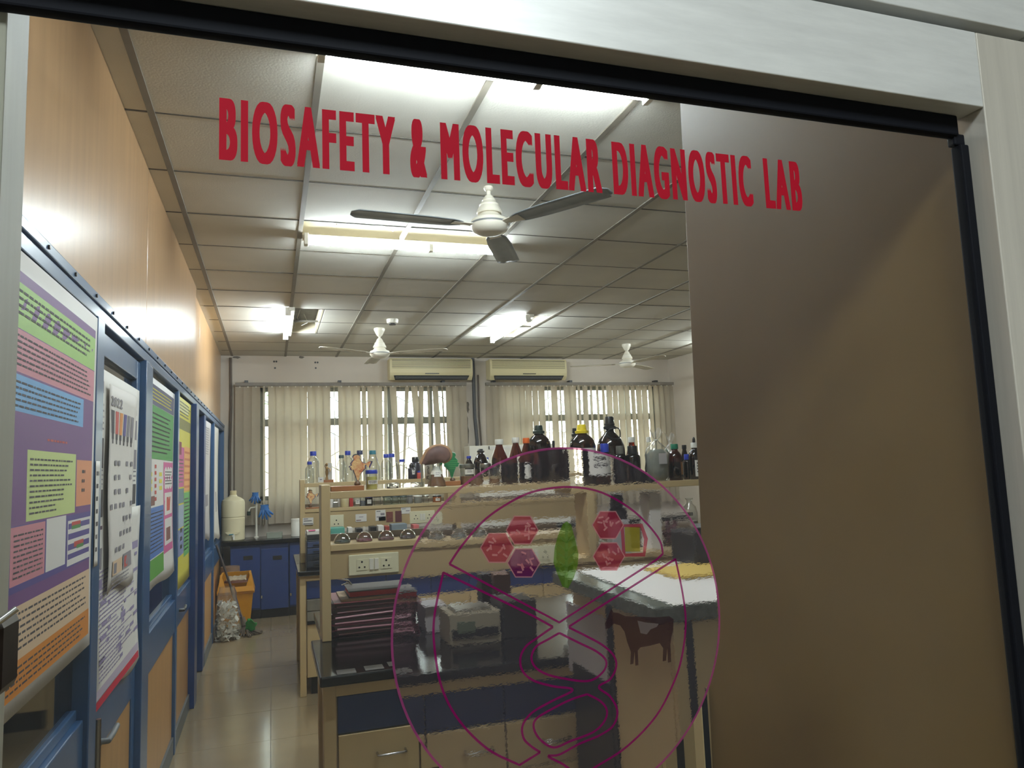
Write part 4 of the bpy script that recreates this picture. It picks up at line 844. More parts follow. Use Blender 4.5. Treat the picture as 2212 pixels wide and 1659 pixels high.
bottle(1262, 917, 58, YT1 - .03, ZR, 'big', g_dark, m_ycap, 'large dark bottle with yellow cap and white label', group=gb, lab=(.16, .60, m_paper, 215, 325, 3))
bottle(1246, 925, 26, YT1 + .08, ZR, 'big', g_dark, m_kcap, 'dark bottle with black cap hidden behind the yellow capped bottle', group=gb)
t, x, h, R = bottle(1323, 900, 61, YT1 + .045, ZR, 'jug', g_dark, m_kcap, 'largest brown bottle with a long black neck and ring handle', group=gb)
MB().lathe([(R * .34, h * .68), (R * .27, h * .72), (R * .27, h * .86), (R * .37, h * .87), (R * .37, h * .895), (R * .3, h * .9)], x, YT1 + .045, ZR, 18).build('neck_sleeve', m_kcap, t, smooth=35)
MB().tube([(x + .037 * math.cos(a), YT1 + .005 - .028 * math.sin(a) ** 2, ZR + h * .735 + .028 * math.sin(a)) for a in [2 * math.pi * k / 20 for k in range(20)]] + [(x + .037, YT1 + .005, ZR + h * .735)], .003, 6).build('ring_handle', m_kcap, t, smooth=60)
bottle(1310, 958, 28, YT1 - .065, ZR, 'pack', g_dark, m_bcap, 'squat dark bottle with blue cap in front of the largest brown bottle', n=16)
gd = 'small dark bottles with grey caps'
bottle(1343, 963, 26, YT1 - .05, ZR, 'pack', g_dark, m_greycap, 'small dark bottle with grey cap, beside the blue capped squat bottle', group=gd)
bottle(1370, 963, 32, YT1 - .05, ZR, 'pack', g_dark, m_kcap, 'small dark bottle with black cap left of the tied plastic bag', group=gd)
bottle(1369, 944, 30, YT1 + .06, ZR, 'slope', g_amber, m_wcap, 'amber bottle with white cap on the right rack, behind small dark bottles', group=ga, fill=(m_amb, .5))
bottle(1406, 944, 20, YT1 + .09, ZR, 'slope', g_clear, m_wcap, 'pale bottle with white cap behind the tied plastic bag')
# tied plastic bags
def tied_bag(px, pyt, wpx, Y, zb, label, m, mt_, fillz=.6):
    top = aY(px, pyt, Y); h = top.z - zb; s = mpp(top); R = wpx / 2 * s; x = aY(px, pyt + 60, Y).x
    t = root('plastic_bag', label, 'bag', (x, Y, zb), group='tied plastic bags on the rack')
    mb = MB(); prof = [(.7, 0), (.95, .05), (1, .25), (.97, .5), (.8, .62), (.4, .7), (.16, .76), (.14, .79), (.3, .86), (.5, .96)]
    nn = 28; b0 = len(mb.v)
    for r, z in prof:
        for k in range(nn):
            a = 2 * math.pi * k / nn; w = 1 + (.09 * math.sin(5 * a + z * 9) + .06 * math.sin(9 * a - z * 14)) * (1 if z < .65 else 2.2)
            mb.v.append((x + R * r * w * math.cos(a), Y + R * r * w * .75 * math.sin(a), zb + h * (z + (.05 * math.sin(3 * a) if z > .8 else 0))))
    for j in range(len(prof) - 1):
        for k in range(nn): k2 = (k + 1) % nn; mb.f.append((b0 + j * nn + k, b0 + j * nn + k2, b0 + (j + 1) * nn + k2, b0 + (j + 1) * nn + k)); mb.i.append(0)
    mb.build('bag', m, t, smooth=70)
    if mt_: MB().lathe([(R * .62, .004), (R * .86, h * .08), (R * .9, h * .3), (R * .84, h * fillz * .85), (R * .5, h * fillz)], x, Y, zb, 16, sy=.72).build('contents', mt_, t, smooth=60)
    MB().lathe([(R * .17, h * .765), (R * .19, h * .775), (R * .17, h * .785)], x, Y, zb, 12).build('tie', m_wcap, t, smooth=60)
    return t, x, h, R
m_greypow = M('grey_powder', (128, 130, 120), .8, noise=.15, nscale=40)
t, x, h, R = tied_bag(1419, 925, 54, YT1 - .045, ZR, 'knotted plastic bag of grey powder with a white slip', g_bag, m_greypow)
box('paper_slip', m_paperg, x - R * .3, x + R * .4, YT1 - .045 - R * .84, YT1 - .045 - R * .82, ZR + h * .32, ZR + h * .52, t)
tied_bag(1450, 935, 40, YT1 + .085, ZR, 'clear crumpled plastic bag behind the green capped bottle', g_bag, None)
bottle(1461, 959, 31, YT1 - .045, ZR, 'lab', g_amber, m_grcap, 'amber bottle with green cap right of the tied plastic bag', group=ga, fill=(m_amb, .5), lab=(.15, .5, M('tan_label', (150, 104, 62), .6), 285, 330))
bottle(1482, 961, 20, YT1 + .08, ZR, 'slope', g_dark, m_kcap, 'dark bottle with tilted black cap behind the blue banded bottle')
bottle(1487, 981, 20, YT1 - .01, ZR, 'pack', g_amber, m_bcap, 'amber bottle with wide blue cap near the brown partition', group=ga, fill=(m_amb, .6))
t, x, h, R = bottle(1504, 956, 28, YT1 - .05, ZR, 'lab', g_dark, m_wcap, 'dropper bottle with white printed label at the edge of the brown partition', lab=(.08, .52, m_paper, 235, 320, 4))
MB().lathe([(.006, h), (.008, h + .006), (.007, h + .02), (.003, h + .028)], x, YT1 - .05, ZR, 10).build('dropper_bulb', m_dark, t, smooth=60)
# right rack, lower shelf
bottle(1494, 1054, 34, FX + .065, 1.1402, 'stock', g_clear, None, 'clear stoppered bottle on the lower shelf by the brown partition', fill=(M('grey_liquid', (150, 146, 130), .2), .4))
tr_ = root('steel_tray', 'steel tray of clips on the right rack under the green capped bottle', 'tray', (1.93, FX + .14, 1.1402)); box('tray', m_steel, 1.9, 2.06, FX + .14, FX + .195, 1.1402, 1.17, tr_, bevel=.004); MB().tube([(1.92, FX + .16, 1.18), (1.96, FX + .17, 1.2), (2.03, FX + .16, 1.18)], .006, 6).build('clip', m_chrome, tr_, smooth=60)
def px_box(name, m, x0, y0, x1, y1, Y, d, label, cat, zb=None, bev=.003, group=None):
    a = aY(x0, y0, Y); b = aY(x1, y1, Y); o = box(name, m, a.x, b.x, Y, Y + d, b.z if zb is None else zb, a.z, bevel=bev); return tag(o, label, cat, group)
px_box('carton', m_paper, 1366, 1062, 1392, 1100, FX + .06, .1, 'white carton on the right rack behind the emblem', 'carton', 1.1402)
px_box('carton', m_paperg, 1292, 1122, 1330, 1160, FX + .01, .06, 'grey-white carton on the right rack below a dark bottle', 'carton', 1.1402)
bottle(1306, 1064, 40, FX + .145, 1.1402, 'pack', m_blackpl, m_kcap, 'dark jar on the right rack behind the emblem, beside the white carton')
mb = MB(); q = aY(1412, 1125, FX + .1)
for k in range(26): a = Vector((random.gauss(0, .016), random.gauss(0, .016), random.gauss(0, .014))); p = Vector((q.x, FX + .1, 1.2)) + a; mb.tube([p, p + Vector((random.gauss(0, .02), random.gauss(0, .015), random.gauss(0, .025)))], .01, 6)
o = mb.build('dried_root_bundle', M('purple_brown', (96, 62, 62), .8), smooth=60); tag(o, 'bundle of purple-brown dried roots on the right rack behind the emblem', 'specimen'); o.location.z = 1.1402
# glass domes on the near rack's lower shelf
DOMEC = [(46, 66, 58), (128, 58, 72), (92, 34, 46), (70, 46, 50), (120, 116, 106), (116, 120, 112), (110, 108, 100)]
DN = ['dark green', 'pink', 'dark red', 'dark brown', 'first pale', 'second pale', 'third pale']
DW = ['leftmost of the row on the near rack', 'between the green and dark red ones', 'right of the pink one', 'just left of the emblem rim', 'just inside the emblem rim', 'between two other pale ones', 'farthest right behind the emblem']
for k, px in enumerate((739, 787, 834, 881, 929, 976, 1019)):
    q = aY(px, 1166, FX + .075); x = q.x; z = 1.2542
    t = root('glass_dome', 'glass dome with %s specimen, %s' % (DN[k].replace('first ', '').replace('second ', '').replace('third ', ''), DW[k]), 'dome', (x, FX + .075, z), group='glass domes on the near rack')
    MB().lathe([(.036, 0), (.0372, .004), (.034, .016), (.026, .03), (.014, .039), (.0001, .042)], x, FX + .075, z, 28).build('dome', g_dome, t, smooth=70)
    MB().lathe([(.033, .0015), (.034, .004), (.03, .009), (.02, .012), (.0001, .013)], x, FX + .075, z, 20).build('specimen', M('specimen_%d' % k, DOMEC[k], .6, noise=.4, nscale=70), t, smooth=60)
# far rack, lower shelf
gj = 'jars on the lower shelf of the far rack'
for px, w, mg, mc, fill, lab_ in ((716, 8, m_paper, m_wcap, None, 'white printed tube at the left end of the far lower shelf'), (745, 19, M('cream_jar', (206, 192, 150), .3), M('cream_cap', (210, 198, 160), .4), None, 'cream jar left of the red packet'),
     (772, 17, g_clear, m_bcap, None, 'clear jar with blue lid right of the red packet'), (783, 13, g_clear, m_wcap, (M('grey_fill', (110, 112, 120), .6), .5), 'clear jar of grey grains on the far lower shelf'), (797, 17, g_dark, m_bcap, None, 'dark jar with blue lid and white label on the far lower shelf'),
     (815, 17, g_clear, m_kcap, None, 'clear jar with black lid right of the dark labelled jar'), (836, 19, g_green, m_gcap, None, 'greenish jar, leftmost of three'), (854, 17, g_green, m_gcap, None, 'greenish jar between two greenish jars'), (871, 17, g_green, m_gcap, None, 'greenish jar, rightmost of three'),
     (886, 12, M('grey_jar', (120, 118, 114), .5), m_greycap, None, 'grey plastic jar right of the greenish jars'), (903, 18, g_clear, m_wcap, (M('pale_grains', (150, 146, 136), .7), .7), 'clear jar of pale grains on the far lower shelf'), (920, 15, g_clear, m_steel, None, 'clear jar with steel lid left of the orange-brown jar'), (944, 19, M('orange_brown_jar', (150, 84, 40), .25), m_kcap, None, 'orange-brown jar with a white label beside the emblem rim')):
    bottle(px, 1070 if px != 716 else 1076, w, BX + .07, zb2, 'jar', mg, mc, lab_, fill=fill, group=gj, cat='jar', n=14, lab=(.2, .6, m_paper, 240, 300, 2) if px in (797, 944, 772) else None)
px_box('steel_dish', m_steel, 720, 1085, 731, 1099, BX + .05, .06, 'low steel dish at the left of the far lower shelf', 'dish', zb2); px_box('carton', m_paper, 729, 1070, 736, 1099, BX + .12, .03, 'thin white carton beside the cream jar', 'carton', zb2); px_box('packet', M('red_packet', (176, 40, 40), .5), 755, 1076, 763, 1099, BX + .05, .04, 'red packet between the cream jar and the blue lidded jar', 'packet', zb2)
# things standing on the far worktop behind the domes
ZW = .8652
px_box('box', M('teal_box', (92, 164, 148), .5), 714, 1141, 745, 1180, 5.72, .12, 'teal box on the far worktop behind the green dome', 'box', ZW)
for k, (x0, x1, yt, m, nm, lb) in enumerate(((752, 762, 1140, m_paper, 'carton', 'small white carton behind the pink dome'), (770, 784, 1142, m_dark, 'instrument', 'black instrument behind the pink dome'), (800, 814, 1138, m_dark, 'instrument', 'dark instrument with pale top behind the red dome'), (817, 830, 1136, m_paper, 'carton', 'white carton behind the red dome'), (832, 842, 1137, M('red_box', (150, 60, 52), .5), 'box', 'red-brown box behind the red dome'), (846, 880, 1133, M('blue_grey_tray', (120, 132, 140), .5), 'tray', 'blue-grey tray behind the dark brown dome'), (893, 906, 1134, M('pink_box', (210, 110, 110), .5), 'box', 'pink box beside the emblem rim'))):
    px_box(nm, m, x0, yt, x1, yt + 30, 5.7, .12, lb + ', on the far worktop', nm, ZW)
MB_ = root('test_tube_stand', 'white forked stand on the far worktop between the pink and red domes', 'stand', (.72, 5.62, ZW)); a = aY(786.5, 1137, 5.62)
MB().tube([(a.x - .006, 5.62, a.z), (a.x - .012, 5.62, ZW)], .003, 6).tube([(a.x + .003, 5.62, a.z), (a.x + .012, 5.62, ZW)], .003, 6).build('prong', m_white, MB_, smooth=60)
# drawer organiser and papers on the far worktop
a = aY(662, 1168, 5.62); b = aY(704, 1236, 5.62)
og = root('drawer_organiser', 'blue and black plastic drawer organiser at the left end of the far worktop', 'organiser', (a.x, 5.62, ZW))
m_org = M('blue_grey_plastic', (62, 74, 106), .25); m_org2 = M('dark_blue_plastic', (44, 50, 60), .2)
box('housing', m_org2, a.x, b.x, 5.635, 5.9, ZW, a.z, og, bevel=.004)
zs_ = [a.z - .012 - (a.z - .012 - .871) / 4 * k for k in range(4)]
for k, z in enumerate(zs_): box('drawer', m_org if k < 2 else m_org2, a.x + .006, b.x - .006, 5.625, 5.636, z - (a.z - .883) / 4 + .006, z, og, bevel=.002); box('drawer_handle', m_dark, (a.x + b.x) / 2 - .02, (a.x + b.x) / 2 + .02, 5.617, 5.626, z - .028, z - .02, og)
px_box('book', m_dark, 664, 1156, 694, 1169, 5.66, .2, 'black book lying on the drawer organiser', 'book', a.z + .0005, group=None); c_ = aY(664, 1156, 5.66)
px_box('papers', m_paper, 663, 1148, 694, 1156, 5.66, .18, 'white and pink papers on the black book', 'papers', c_.z + .0005)
px_box('packet', M('pink_slip', (206, 80, 130), .5), 667, 1147, 682, 1149, 5.655, .1, 'pink slip on top of the papers', 'paper', aY(664, 1148, 5.66).z + .0005)
# folders and book on the rear worktop of the near island
m_mar = M('maroon_folder', (98, 40, 52), .5, noise=.15); m_marl = M('folder_edge', (186, 132, 142), .4)
z = .8652; gx0 = aY(716, 1380, 3.27).x
lab_f = ['bottom', 'second from the bottom', 'middle', 'fourth from the bottom', 'fifth from the bottom', 'topmost']
for k in range(6):
    t = root('ring_folder', 'maroon folder, %s of the stack on the rear worktop' % lab_f[k], 'folder', (gx0 + .2, 3.42, z), group='stacked maroon folders')
    hh = .0225; dz = 0; x0 = gx0 + random.uniform(-.005, .015); x1 = x0 + .34; y0 = 3.272 + random.uniform(0, .012)
    box('cover', m_mar, x0, x1, y0, y0 + .27, z, z + .0025, t); box('cover', m_mar, x0, x1, y0, y0 + .27, z + hh - .0025, z + hh, t)
    box('spine', m_mar, x1 - .003, x1, y0, y0 + .27, z + .0025, z + hh - .0025, t)
    pm = MB().box(x0 + .012, x1 - .01, y0 + .008, y0 + .262, z + .003, z + hh - .004); pm.build('papers', M('old_papers', (120, 98, 96), .7, noise=.25, nscale=300, stretch=(.05, .05, 1)), t)
    MB().tube([(x0 + .02, y0 - .002, z + .006), (x1 - .02, y0 - .002, z + (.012, .004, .008, .016, .010, .005)[k])], (.003, .0045, .004, .005, .003, .003)[k], 6).build('cover_edge', m_marl, t, smooth=60)
    z += hh + .0005
o = MB().box(gx0 + .01, gx0 + .36, 3.25, 3.54, z, z + .004).build('folder', M('dusty_red_folder', (140, 70, 72), .5), bevel=.001); tag(o, 'dusty red thin folder covering the stacked folders', 'folder')
o = MB().box(gx0 + .04, gx0 + .34, 3.265, 3.5, z + .0045, z + .014).build('envelope', M('buff_paper', (170, 146, 112), .7), bevel=.001); tag(o, 'buff envelope under the red edged book', 'envelope')
bk = root('book', 'grey book with bright red page edges on top of the folders', 'book', (gx0 + .21, 3.4, z + .0145))
bz = z + .0145; box('cover', M('grey_cover', (84, 76, 70), .6, noise=.15), gx0 + .075, gx0 + .35, 3.285, 3.5, bz + .024, bz + .028, bk); box('cover', MATS['grey_cover'], gx0 + .075, gx0 + .35, 3.285, 3.5, bz, bz + .003, bk); box('pages', M('red_edge', (190, 28, 30), .5), gx0 + .08, gx0 + .345, 3.289, 3.495, bz + .003, bz + .024, bk)
wr = MB().tube([(gx0 - .01, 3.45, bz + .062), (gx0 + .03, 3.45, bz + .066), (gx0 + .09, 3.45, bz + .05), (gx0 + .105, 3.45, bz + .03)], .004, 8).tube([(gx0 + .06, 3.45, bz + .032), (gx0 + .085, 3.45, bz + .04), (gx0 + .105, 3.45, bz + .03)], .003, 8).build('bent_rod', m_chrome, smooth=60); tag(wr, 'bent chrome rod above the stacked folders', 'rod')
wr.location.z = bz + .0285
# instruments on the near worktop, seen blurred through the emblem
px_box('paper_stack', m_paperg, 905, 1300, 955, 1400, 3.3, .2, 'stack of pale papers right of the maroon folders', 'papers', ZW)
b_ = root('laboratory_balance', 'grey and beige laboratory balance behind the left of the emblem', 'balance', (.85, 2.95, ZW))
a = aY(955, 1300, 3.0); c = aY(1062, 1345, 3.0)
box('housing', M('balance_beige', (150, 140, 118), .5), a.x, c.x, 3.0, 3.2, ZW, a.z - .03, b_, bevel=.005); box('pan', m_steel, a.x + .03, c.x - .03, 3.02, 3.18, a.z - .03, a.z - .02, b_, bevel=.003)
box('front_panel', m_dark, a.x + .01, c.x - .01, 2.994, 3.001, ZW + .03, a.z - .09, b_); box('display', M('display_green', (90, 100, 80), .3), a.x + .03, a.x + .1, 2.99, 2.995, ZW + .05, ZW + .09, b_)
px_box('instrument', m_dark, 1065, 1290, 1140, 1420, 3.02, .18, 'black instrument box beside the balance on the near worktop', 'instrument', ZW)
px_box('carton', M('brown_carton', (112, 74, 52), .7), 1046, 1232, 1084, 1320, 3.55, .1, 'brown carton standing on the rear worktop behind the emblem', 'carton', ZW)
px_box('bottle_crate', M('dark_carton', (50, 40, 40), .7), 1022, 1232, 1046, 1330, 3.5, .1, 'dark carton beside the brown carton on the rear worktop', 'carton', ZW)
for k, px in enumerate((740, 800, 850)):
    a = aZ(px, 1452 - k * 9, .8655); o = MB().box(a.x - .02, a.x + .045, a.y - .03, a.y + .03, .8653, .8668).build('paper_slip', M('faint_slip', (78, 74, 70), .6)); tag(o, 'grey paper slip on the front edge of the near worktop, %s' % ('leftmost', 'middle one', 'rightmost')[k], 'paper', 'paper slips on the near worktop')

# ------------------------------------------------------------------ counter under the windows
CYF = 8.62
wt = MB().box(XL + .02, 5.3, CYF - .03, YB - .11, .80, .845).build('countertop', m_black, bevel=.004); tag(wt, 'black stone counter running under the blinds', 'countertop')
def base_cab(x0, x1, label, drop=0):
    t = root('base_cabinet', label, 'cabinet', ((x0 + x1) / 2, CYF + .25, 0), group='blue cabinets under the counter')
    box('carcass', m_cab, x0, x1, CYF + .02, 9.0, .1, .797, t); box('plinth', m_dark, x0, x1, CYF + .06, 9.0, 0, .1, t)
    d = box('door', m_cab, x0 + .004, x1 - .004, CYF, CYF + .019, .12 - drop, .765 - drop, t, bevel=.002)
    box('recessed_handle', m_dark, (x0 + x1) / 2 - .02, (x0 + x1) / 2 + .075, CYF - .003, CYF + .004, .64 - drop, .685 - drop, d, bevel=.001)
    box('hinge', m_chrome, x0 + .004, x0 + .018, CYF - .004, CYF, .22, .25, d)
base_cab(-.424, -.115, 'blue cabinet under the counter behind the yellow bin'); base_cab(-.112, .18, 'blue cabinet with a sagging door under the counter, left of the far island', .02)
base_cab(.19, .72, 'blue cabinet under the counter behind the far rack'); base_cab(.73, 1.3, 'blue cabinet under the counter at the middle of the window wall')
# jerrycan
q = aY(503, 1172, 8.75); jx = q.x; jz = .8452
jc = root('water_can', 'cream plastic water can with a tap on the counter at the left', 'water can', (jx, 8.78, jz))
m_can = M('cream_can', (218, 208, 172), .45, noise=.04)
MB().lathe([(.112, 0), (.122, .012), (.123, .245), (.119, .25), (.119, .256), (.123, .262), (.123, .41), (.115, .44), (.08, .468), (.046, .482), (.036, .5)], jx, 8.78, jz, 32).build('body', m_can, jc, smooth=30)
MB().lathe([(.034, .5), (.036, .512), (.036, .54), (.032, .546)], jx, 8.78, jz, 24).build('cap', M('cream_cap2', (206, 192, 150), .5), jc, smooth=30)
MB().prism([(-.075, .1), (.075, .1), (.05, .075), (-.05, .075)], lambda u, v, w: (jx + u, w, jz + v), 8.652, 8.67).build('tap_recess', m_can, jc)
tp = MB().tube([(jx + .012, 8.67, jz + .062), (jx + .012, 8.61, jz + .062)], .014, 12).tube([(jx + .012, 8.618, jz + .06), (jx + .014, 8.612, jz + .018)], .01, 10).build('tap', m_wcap, jc, smooth=50)
MB().tube([(jx + .012, 8.635, jz + .078), (jx - .035, 8.63, jz + .075)], .006, 8).build('tap_lever', m_tcap, tp, smooth=60)
# sink and lab tap
sk = MB(); sk.box(-.27, .09, 8.68, 8.98, .8455, .848); o = sk.build('sink', M('sink_black', (14, 14, 15), .1), bevel=.001); tag(o, 'black sink let into the counter', 'sink')
q = aY(553, 1160, 8.8)
tpx = root('laboratory_tap', 'white swan-neck laboratory tap over the sink', 'tap', (q.x, 8.99, .845)); tx_ = q.x
MB().lathe([(.028, 0), (.026, .008), (.013, .014), (.013, .1)], tx_, 8.99, .845, 16).tube([(tx_, 8.99, .9), (tx_, 8.99, 1.30), (tx_ - .004, 8.98, 1.34)], .012, 10).build('column', m_white, tpx, smooth=40)
MB().tube([(tx_, 8.99, 1.19), (tx_ - .06, 8.98, 1.185), (tx_ - .075, 8.98, 1.165), (tx_ - .08, 8.98, 1.14)], .008, 8).build('side_spout', m_white, tpx, smooth=60)
MB().tube([(tx_ - .08, 8.98, 1.145), (tx_ - .082, 8.98, 1.10)], .02, 8).build('tap_knob', M('dark_green_knob', (20, 46, 40), .4), tpx, smooth=40)
MB().tube([(tx_ + .005, 8.99, 1.255), (tx_ + .05, 8.985, 1.25)], .02, 8, r2=.026).build('tap_knob', MATS['dark_green_knob'], tpx, smooth=40)
m_glove = M('blue_glove', (40, 104, 172), .5, noise=.3, nscale=30)
def glove(x, z, s, label, drape):
    t = root('rubber_glove', label, 'glove', (x, 8.965, z), group='blue gloves hanging on the tap')
    for k in range(5):
        a = drape + (k - 2) * .32; L = s * (.085 - .012 * abs(k - 2)); p = [(x + (k - 2) * .012 * s, 8.94 - .012 * (k % 2), z)]
        for j in range(1, 6): f = j / 5; p.append((x + (k - 2) * .012 * s + math.sin(a) * L * f, 8.94 - .014 * (k % 2) - .02 * math.sin(3 * f), z - math.cos(a) * L * f))
        MB().tube(p, .013 * s, 8, r2=.009 * s).build('finger' if k != 4 else 'thumb', m_glove, t, smooth=60)
    mb = MB(); mb.lathe([(.02 * s, -.03 * s), (.036 * s, -.015 * s), (.04 * s, .01 * s), (.034 * s, .035 * s), (.04 * s, .05 * s)], x, 8.945, z, 14, sy=.6); mb.build('palm', m_glove, t, smooth=60)
glove(tx_ + .09, 1.15, 1.25, 'crumpled blue rubber glove hanging low on the tap', .25); glove(tx_ - .01, 1.31, .95, 'blue rubber glove draped over the top of the tap', -.1)
a = aY(590, 1150, 8.85); o = MB().grid(lambda u, v: (a.x - .07 + .17 * u, 8.78 + .16 * v, .9 + .004 * math.sin(5 * u)), 4, 4).box(a.x - .07, a.x + .1, 8.78, 8.784, .846, .9).box(a.x - .07, a.x + .1, 8.936, 8.94, .846, .9).box(a.x - .07, a.x - .066, 8.78, 8.94, .846, .9).box(a.x + .096, a.x + .1, 8.78, 8.94, .846, .9).build('plastic_tray', M('cloudy_plastic', (150, 156, 142), .3)); tag(o, 'cloudy plastic tray on the counter right of the sink', 'tray')
q = aY(640, 1150, 8.8); t = root('plastic_jar', 'white plastic jar with a lid on the counter beside the far rack', 'jar', (q.x, 8.8, .8452))
MB().lathe([(.052, 0), (.056, .004), (.056, .17), (.052, .178)], q.x, 8.8, .8452, 24).build('body', m_wcap, t, smooth=30); MB().lathe([(.058, .172), (.058, .195), (.052, .2)], q.x, 8.8, .8452, 24).build('lid', m_wcap, t, smooth=30)
a = aY(1003, 965, 9.05); b = aY(1185, 1040, 9.05); ct = root('equipment_box', 'white equipment box on the counter under the right blind', 'equipment', ((a.x + b.x) / 2, 9, .845)); box('cabinet', m_white, a.x, b.x, 8.8, 9.08, .8455, a.z, ct, bevel=.006); box('control_strip', m_paper, a.x + .26, b.x - .02, 8.795, 8.8, a.z - .05, a.z - .02, ct); box('indicator', m_dark, a.x + .245, a.x + .258, 8.794, 8.8, a.z - .05, a.z - .01, ct)

# ------------------------------------------------------------------ floor things in the far left corner
m_bin = M('yellow_bin_plastic', (206, 142, 22), .45, noise=.12, nscale=12)
bx, by = -.345, 8.24
bn = root('waste_bin', 'yellow swing-top waste bin with an open flap', 'bin', (bx, by, 0))
mb = MB()
def ring_(w, d, z): return [(bx - w, by - d * .85, z), (bx + w, by - d * .85, z), (bx + w, by + d * .85, z), (bx - w, by + d * .85, z)]
r0, r1_, r2_, r3_ = ring_(.13, .1, 0), ring_(.165, .13, .36), ring_(.18, .145, .365), ring_(.18, .145, .385)
for A_, B_ in ((r0, r1_), (r1_, r2_), (r2_, r3_)):
    for k in range(4): mb.face([A_[k], A_[(k + 1) % 4], B_[(k + 1) % 4], B_[k]])
mb.face(r0[::-1]); mb.build('bucket', m_bin, bn, bevel=.012)
hd = MB(); f0, f1 = .385, .56                    # hood with a half-round opening towards the viewer
for sx_ in (-1, 1): hd.prism([(-.17, f0), (.17, f0), (.12, f1), (-.1, f1)], lambda u, v, w: (bx + sx_ * (.172 - (v - f0) * .22) + w, by + u * .8, v), -.006, .006)
hd.face([(bx - .17, by + .136, f0), (bx + .17, by + .136, f0), (bx + .13, by + .1, f1), (bx - .13, by + .1, f1)])
hd.face([(bx - .17, by - .136, f0), (bx + .17, by - .136, f0), (bx + .162, by - .125, f0 + .05), (bx - .162, by - .125, f0 + .05)])
hd.face([(bx - .162, by - .125, f0 + .05), (bx - .1, by - .118, f0 + .05), (bx - .14, by - .1, f1), (bx - .15, by - .1, f1)]); hd.face([(bx + .162, by - .125, f0 + .05), (bx + .1, by - .118, f0 + .05), (bx + .14, by - .1, f1), (bx + .15, by - .1, f1)])
hd.build('hood', m_bin, bn, solid=.006)
fl_ = MB().lathe([(.125, 0), (.12, .02), (.06, .03)], bx + .01, by - .06, .475, 20, sy=.7); fl_.build('flap', M('maroon_flap', (104, 62, 44), .5), bn, smooth=50)
mb = MB().grid(lambda u, v: (bx - .09 + .19 * u, by - .125 + .12 * v, .5 + .03 * v + .006 * math.sin(23 * u + 17 * v)), 10, 6); mb.build('bin_liner', M('dirty_liner', (176, 158, 130), .7, noise=.35, nscale=30), bn, smooth=60, solid=.003)
bpx = aY(497, 1255, 8.49); bk_ = root('bucket', 'brown bucket with a rim, standing behind the yellow bin', 'bucket', (bpx.x, 8.49, 0))
MB().lathe([(.08, 0), (.094, .5), (.102, .52), (.103, .535), (.098, .54), (.095, .6), (.085, .598)], bpx.x, 8.49, 0, 24).build('pail', M('brown_pail', (134, 106, 84), .5, noise=.1), bk_, smooth=35)
# plastic waste bag
wbg = root('waste_bag', 'clear plastic bag stuffed with white wrappers leaning on the wall', 'bag', (-.40, 7.72, 0))
mb = MB(); nn = 26; prof = [(.35, 0.002), (.75, .02), (1, .1), (1.0, .2), (.85, .3), (.7, .38), (.62, .44), (.5, .5)]
for r, z in prof:
    for k in range(nn):
        a = 2 * math.pi * k / nn; w = 1 + .08 * math.sin(6 * a + z * 30) + .05 * math.sin(11 * a - z * 40); mb.v.append((max(XL + .03, -.405 + .125 * r * w * math.cos(a)), 7.72 + .12 * r * w * math.sin(a), z))
for j in range(len(prof) - 1):
    for k in range(nn): k2 = (k + 1) % nn; mb.f.append((j * nn + k, j * nn + k2, (j + 1) * nn + k2, (j + 1) * nn + k)); mb.i.append(0)
mb.build('bag', g_bag, wbg, smooth=70)
mb = MB()
for k in range(330):
    th = random.uniform(0, 6.28); z = random.uniform(.01, .36); rr = .105 * (1 if z < .25 else .8) * math.sqrt(random.uniform(.3, 1)); c = Vector((max(XL + .045, -.405 + rr * math.cos(th)), 7.72 + rr * math.sin(th), z))
    t1 = Vector((random.gauss(0, 1), random.gauss(0, 1), random.gauss(0, 1))).normalized() * random.uniform(.012, .028); t2 = Vector((random.gauss(0, 1), random.gauss(0, 1), random.gauss(0, 1))).normalized() * random.uniform(.012, .024)
    mb.face([c - t1 - t2, c + t1 - t2 * .6, c + t1 + t2, c - t1 * .7 + t2])
o = mb.build('wrappers', M('white_wrapper', (246, 242, 230), .4, noise=.35, nscale=22), wbg); o['kind'] = 'stuff'
# mop
mp_ = root('floor_mop', 'brown mop leaning on the wall in front of the yellow bin', 'mop', (-.3, 7.8, 0))
tb = Vector((-.262, 7.86, .12)); tt = Vector((XL + .03, 7.72, .9))
MB().tube([tt, tt.lerp(tb, .55)], .011, 10).build('handle', M('grey_handle', (74, 66, 64), .5), mp_, smooth=60); MB().tube([tt.lerp(tb, .55), tb], .015, 10).build('lower_handle', M('bamboo', (136, 104, 70), .6), mp_, smooth=60)
MB().tube([tb + Vector((-.012, -.005, .05)), tb + Vector((.006, 0, .0)), tb + Vector((.012, 0, -.02))], .024, 10, r2=.034).build('mop_socket', M('rope_grey', (106, 94, 82), .8, bump=.5), mp_, smooth=60)
mb = MB()
for k in range(46):
    a = random.uniform(0, 6.28); L = random.uniform(.08, .19); p = [tb + Vector((.01, 0, -.02))]
    for j in range(1, 6): f = j / 5; p.append(Vector((tb.x + .01 + math.cos(a) * L * f, tb.y + math.sin(a) * L * f * .8, max(.009, (tb.z - .03) * (1 - f) ** 1.6 + .009 + .006 * math.sin(9 * f + k)))))
    mb.tube(p, .008, 5)
o = mb.build('mop_strands', M('mop_strand', (96, 84, 70), .9, noise=.3, nscale=60), mp_, smooth=60); o['kind'] = 'stuff'
rg_ = root('rag', 'green cloth rag lying over the mop head', 'rag', (-.225, 7.8, .08))
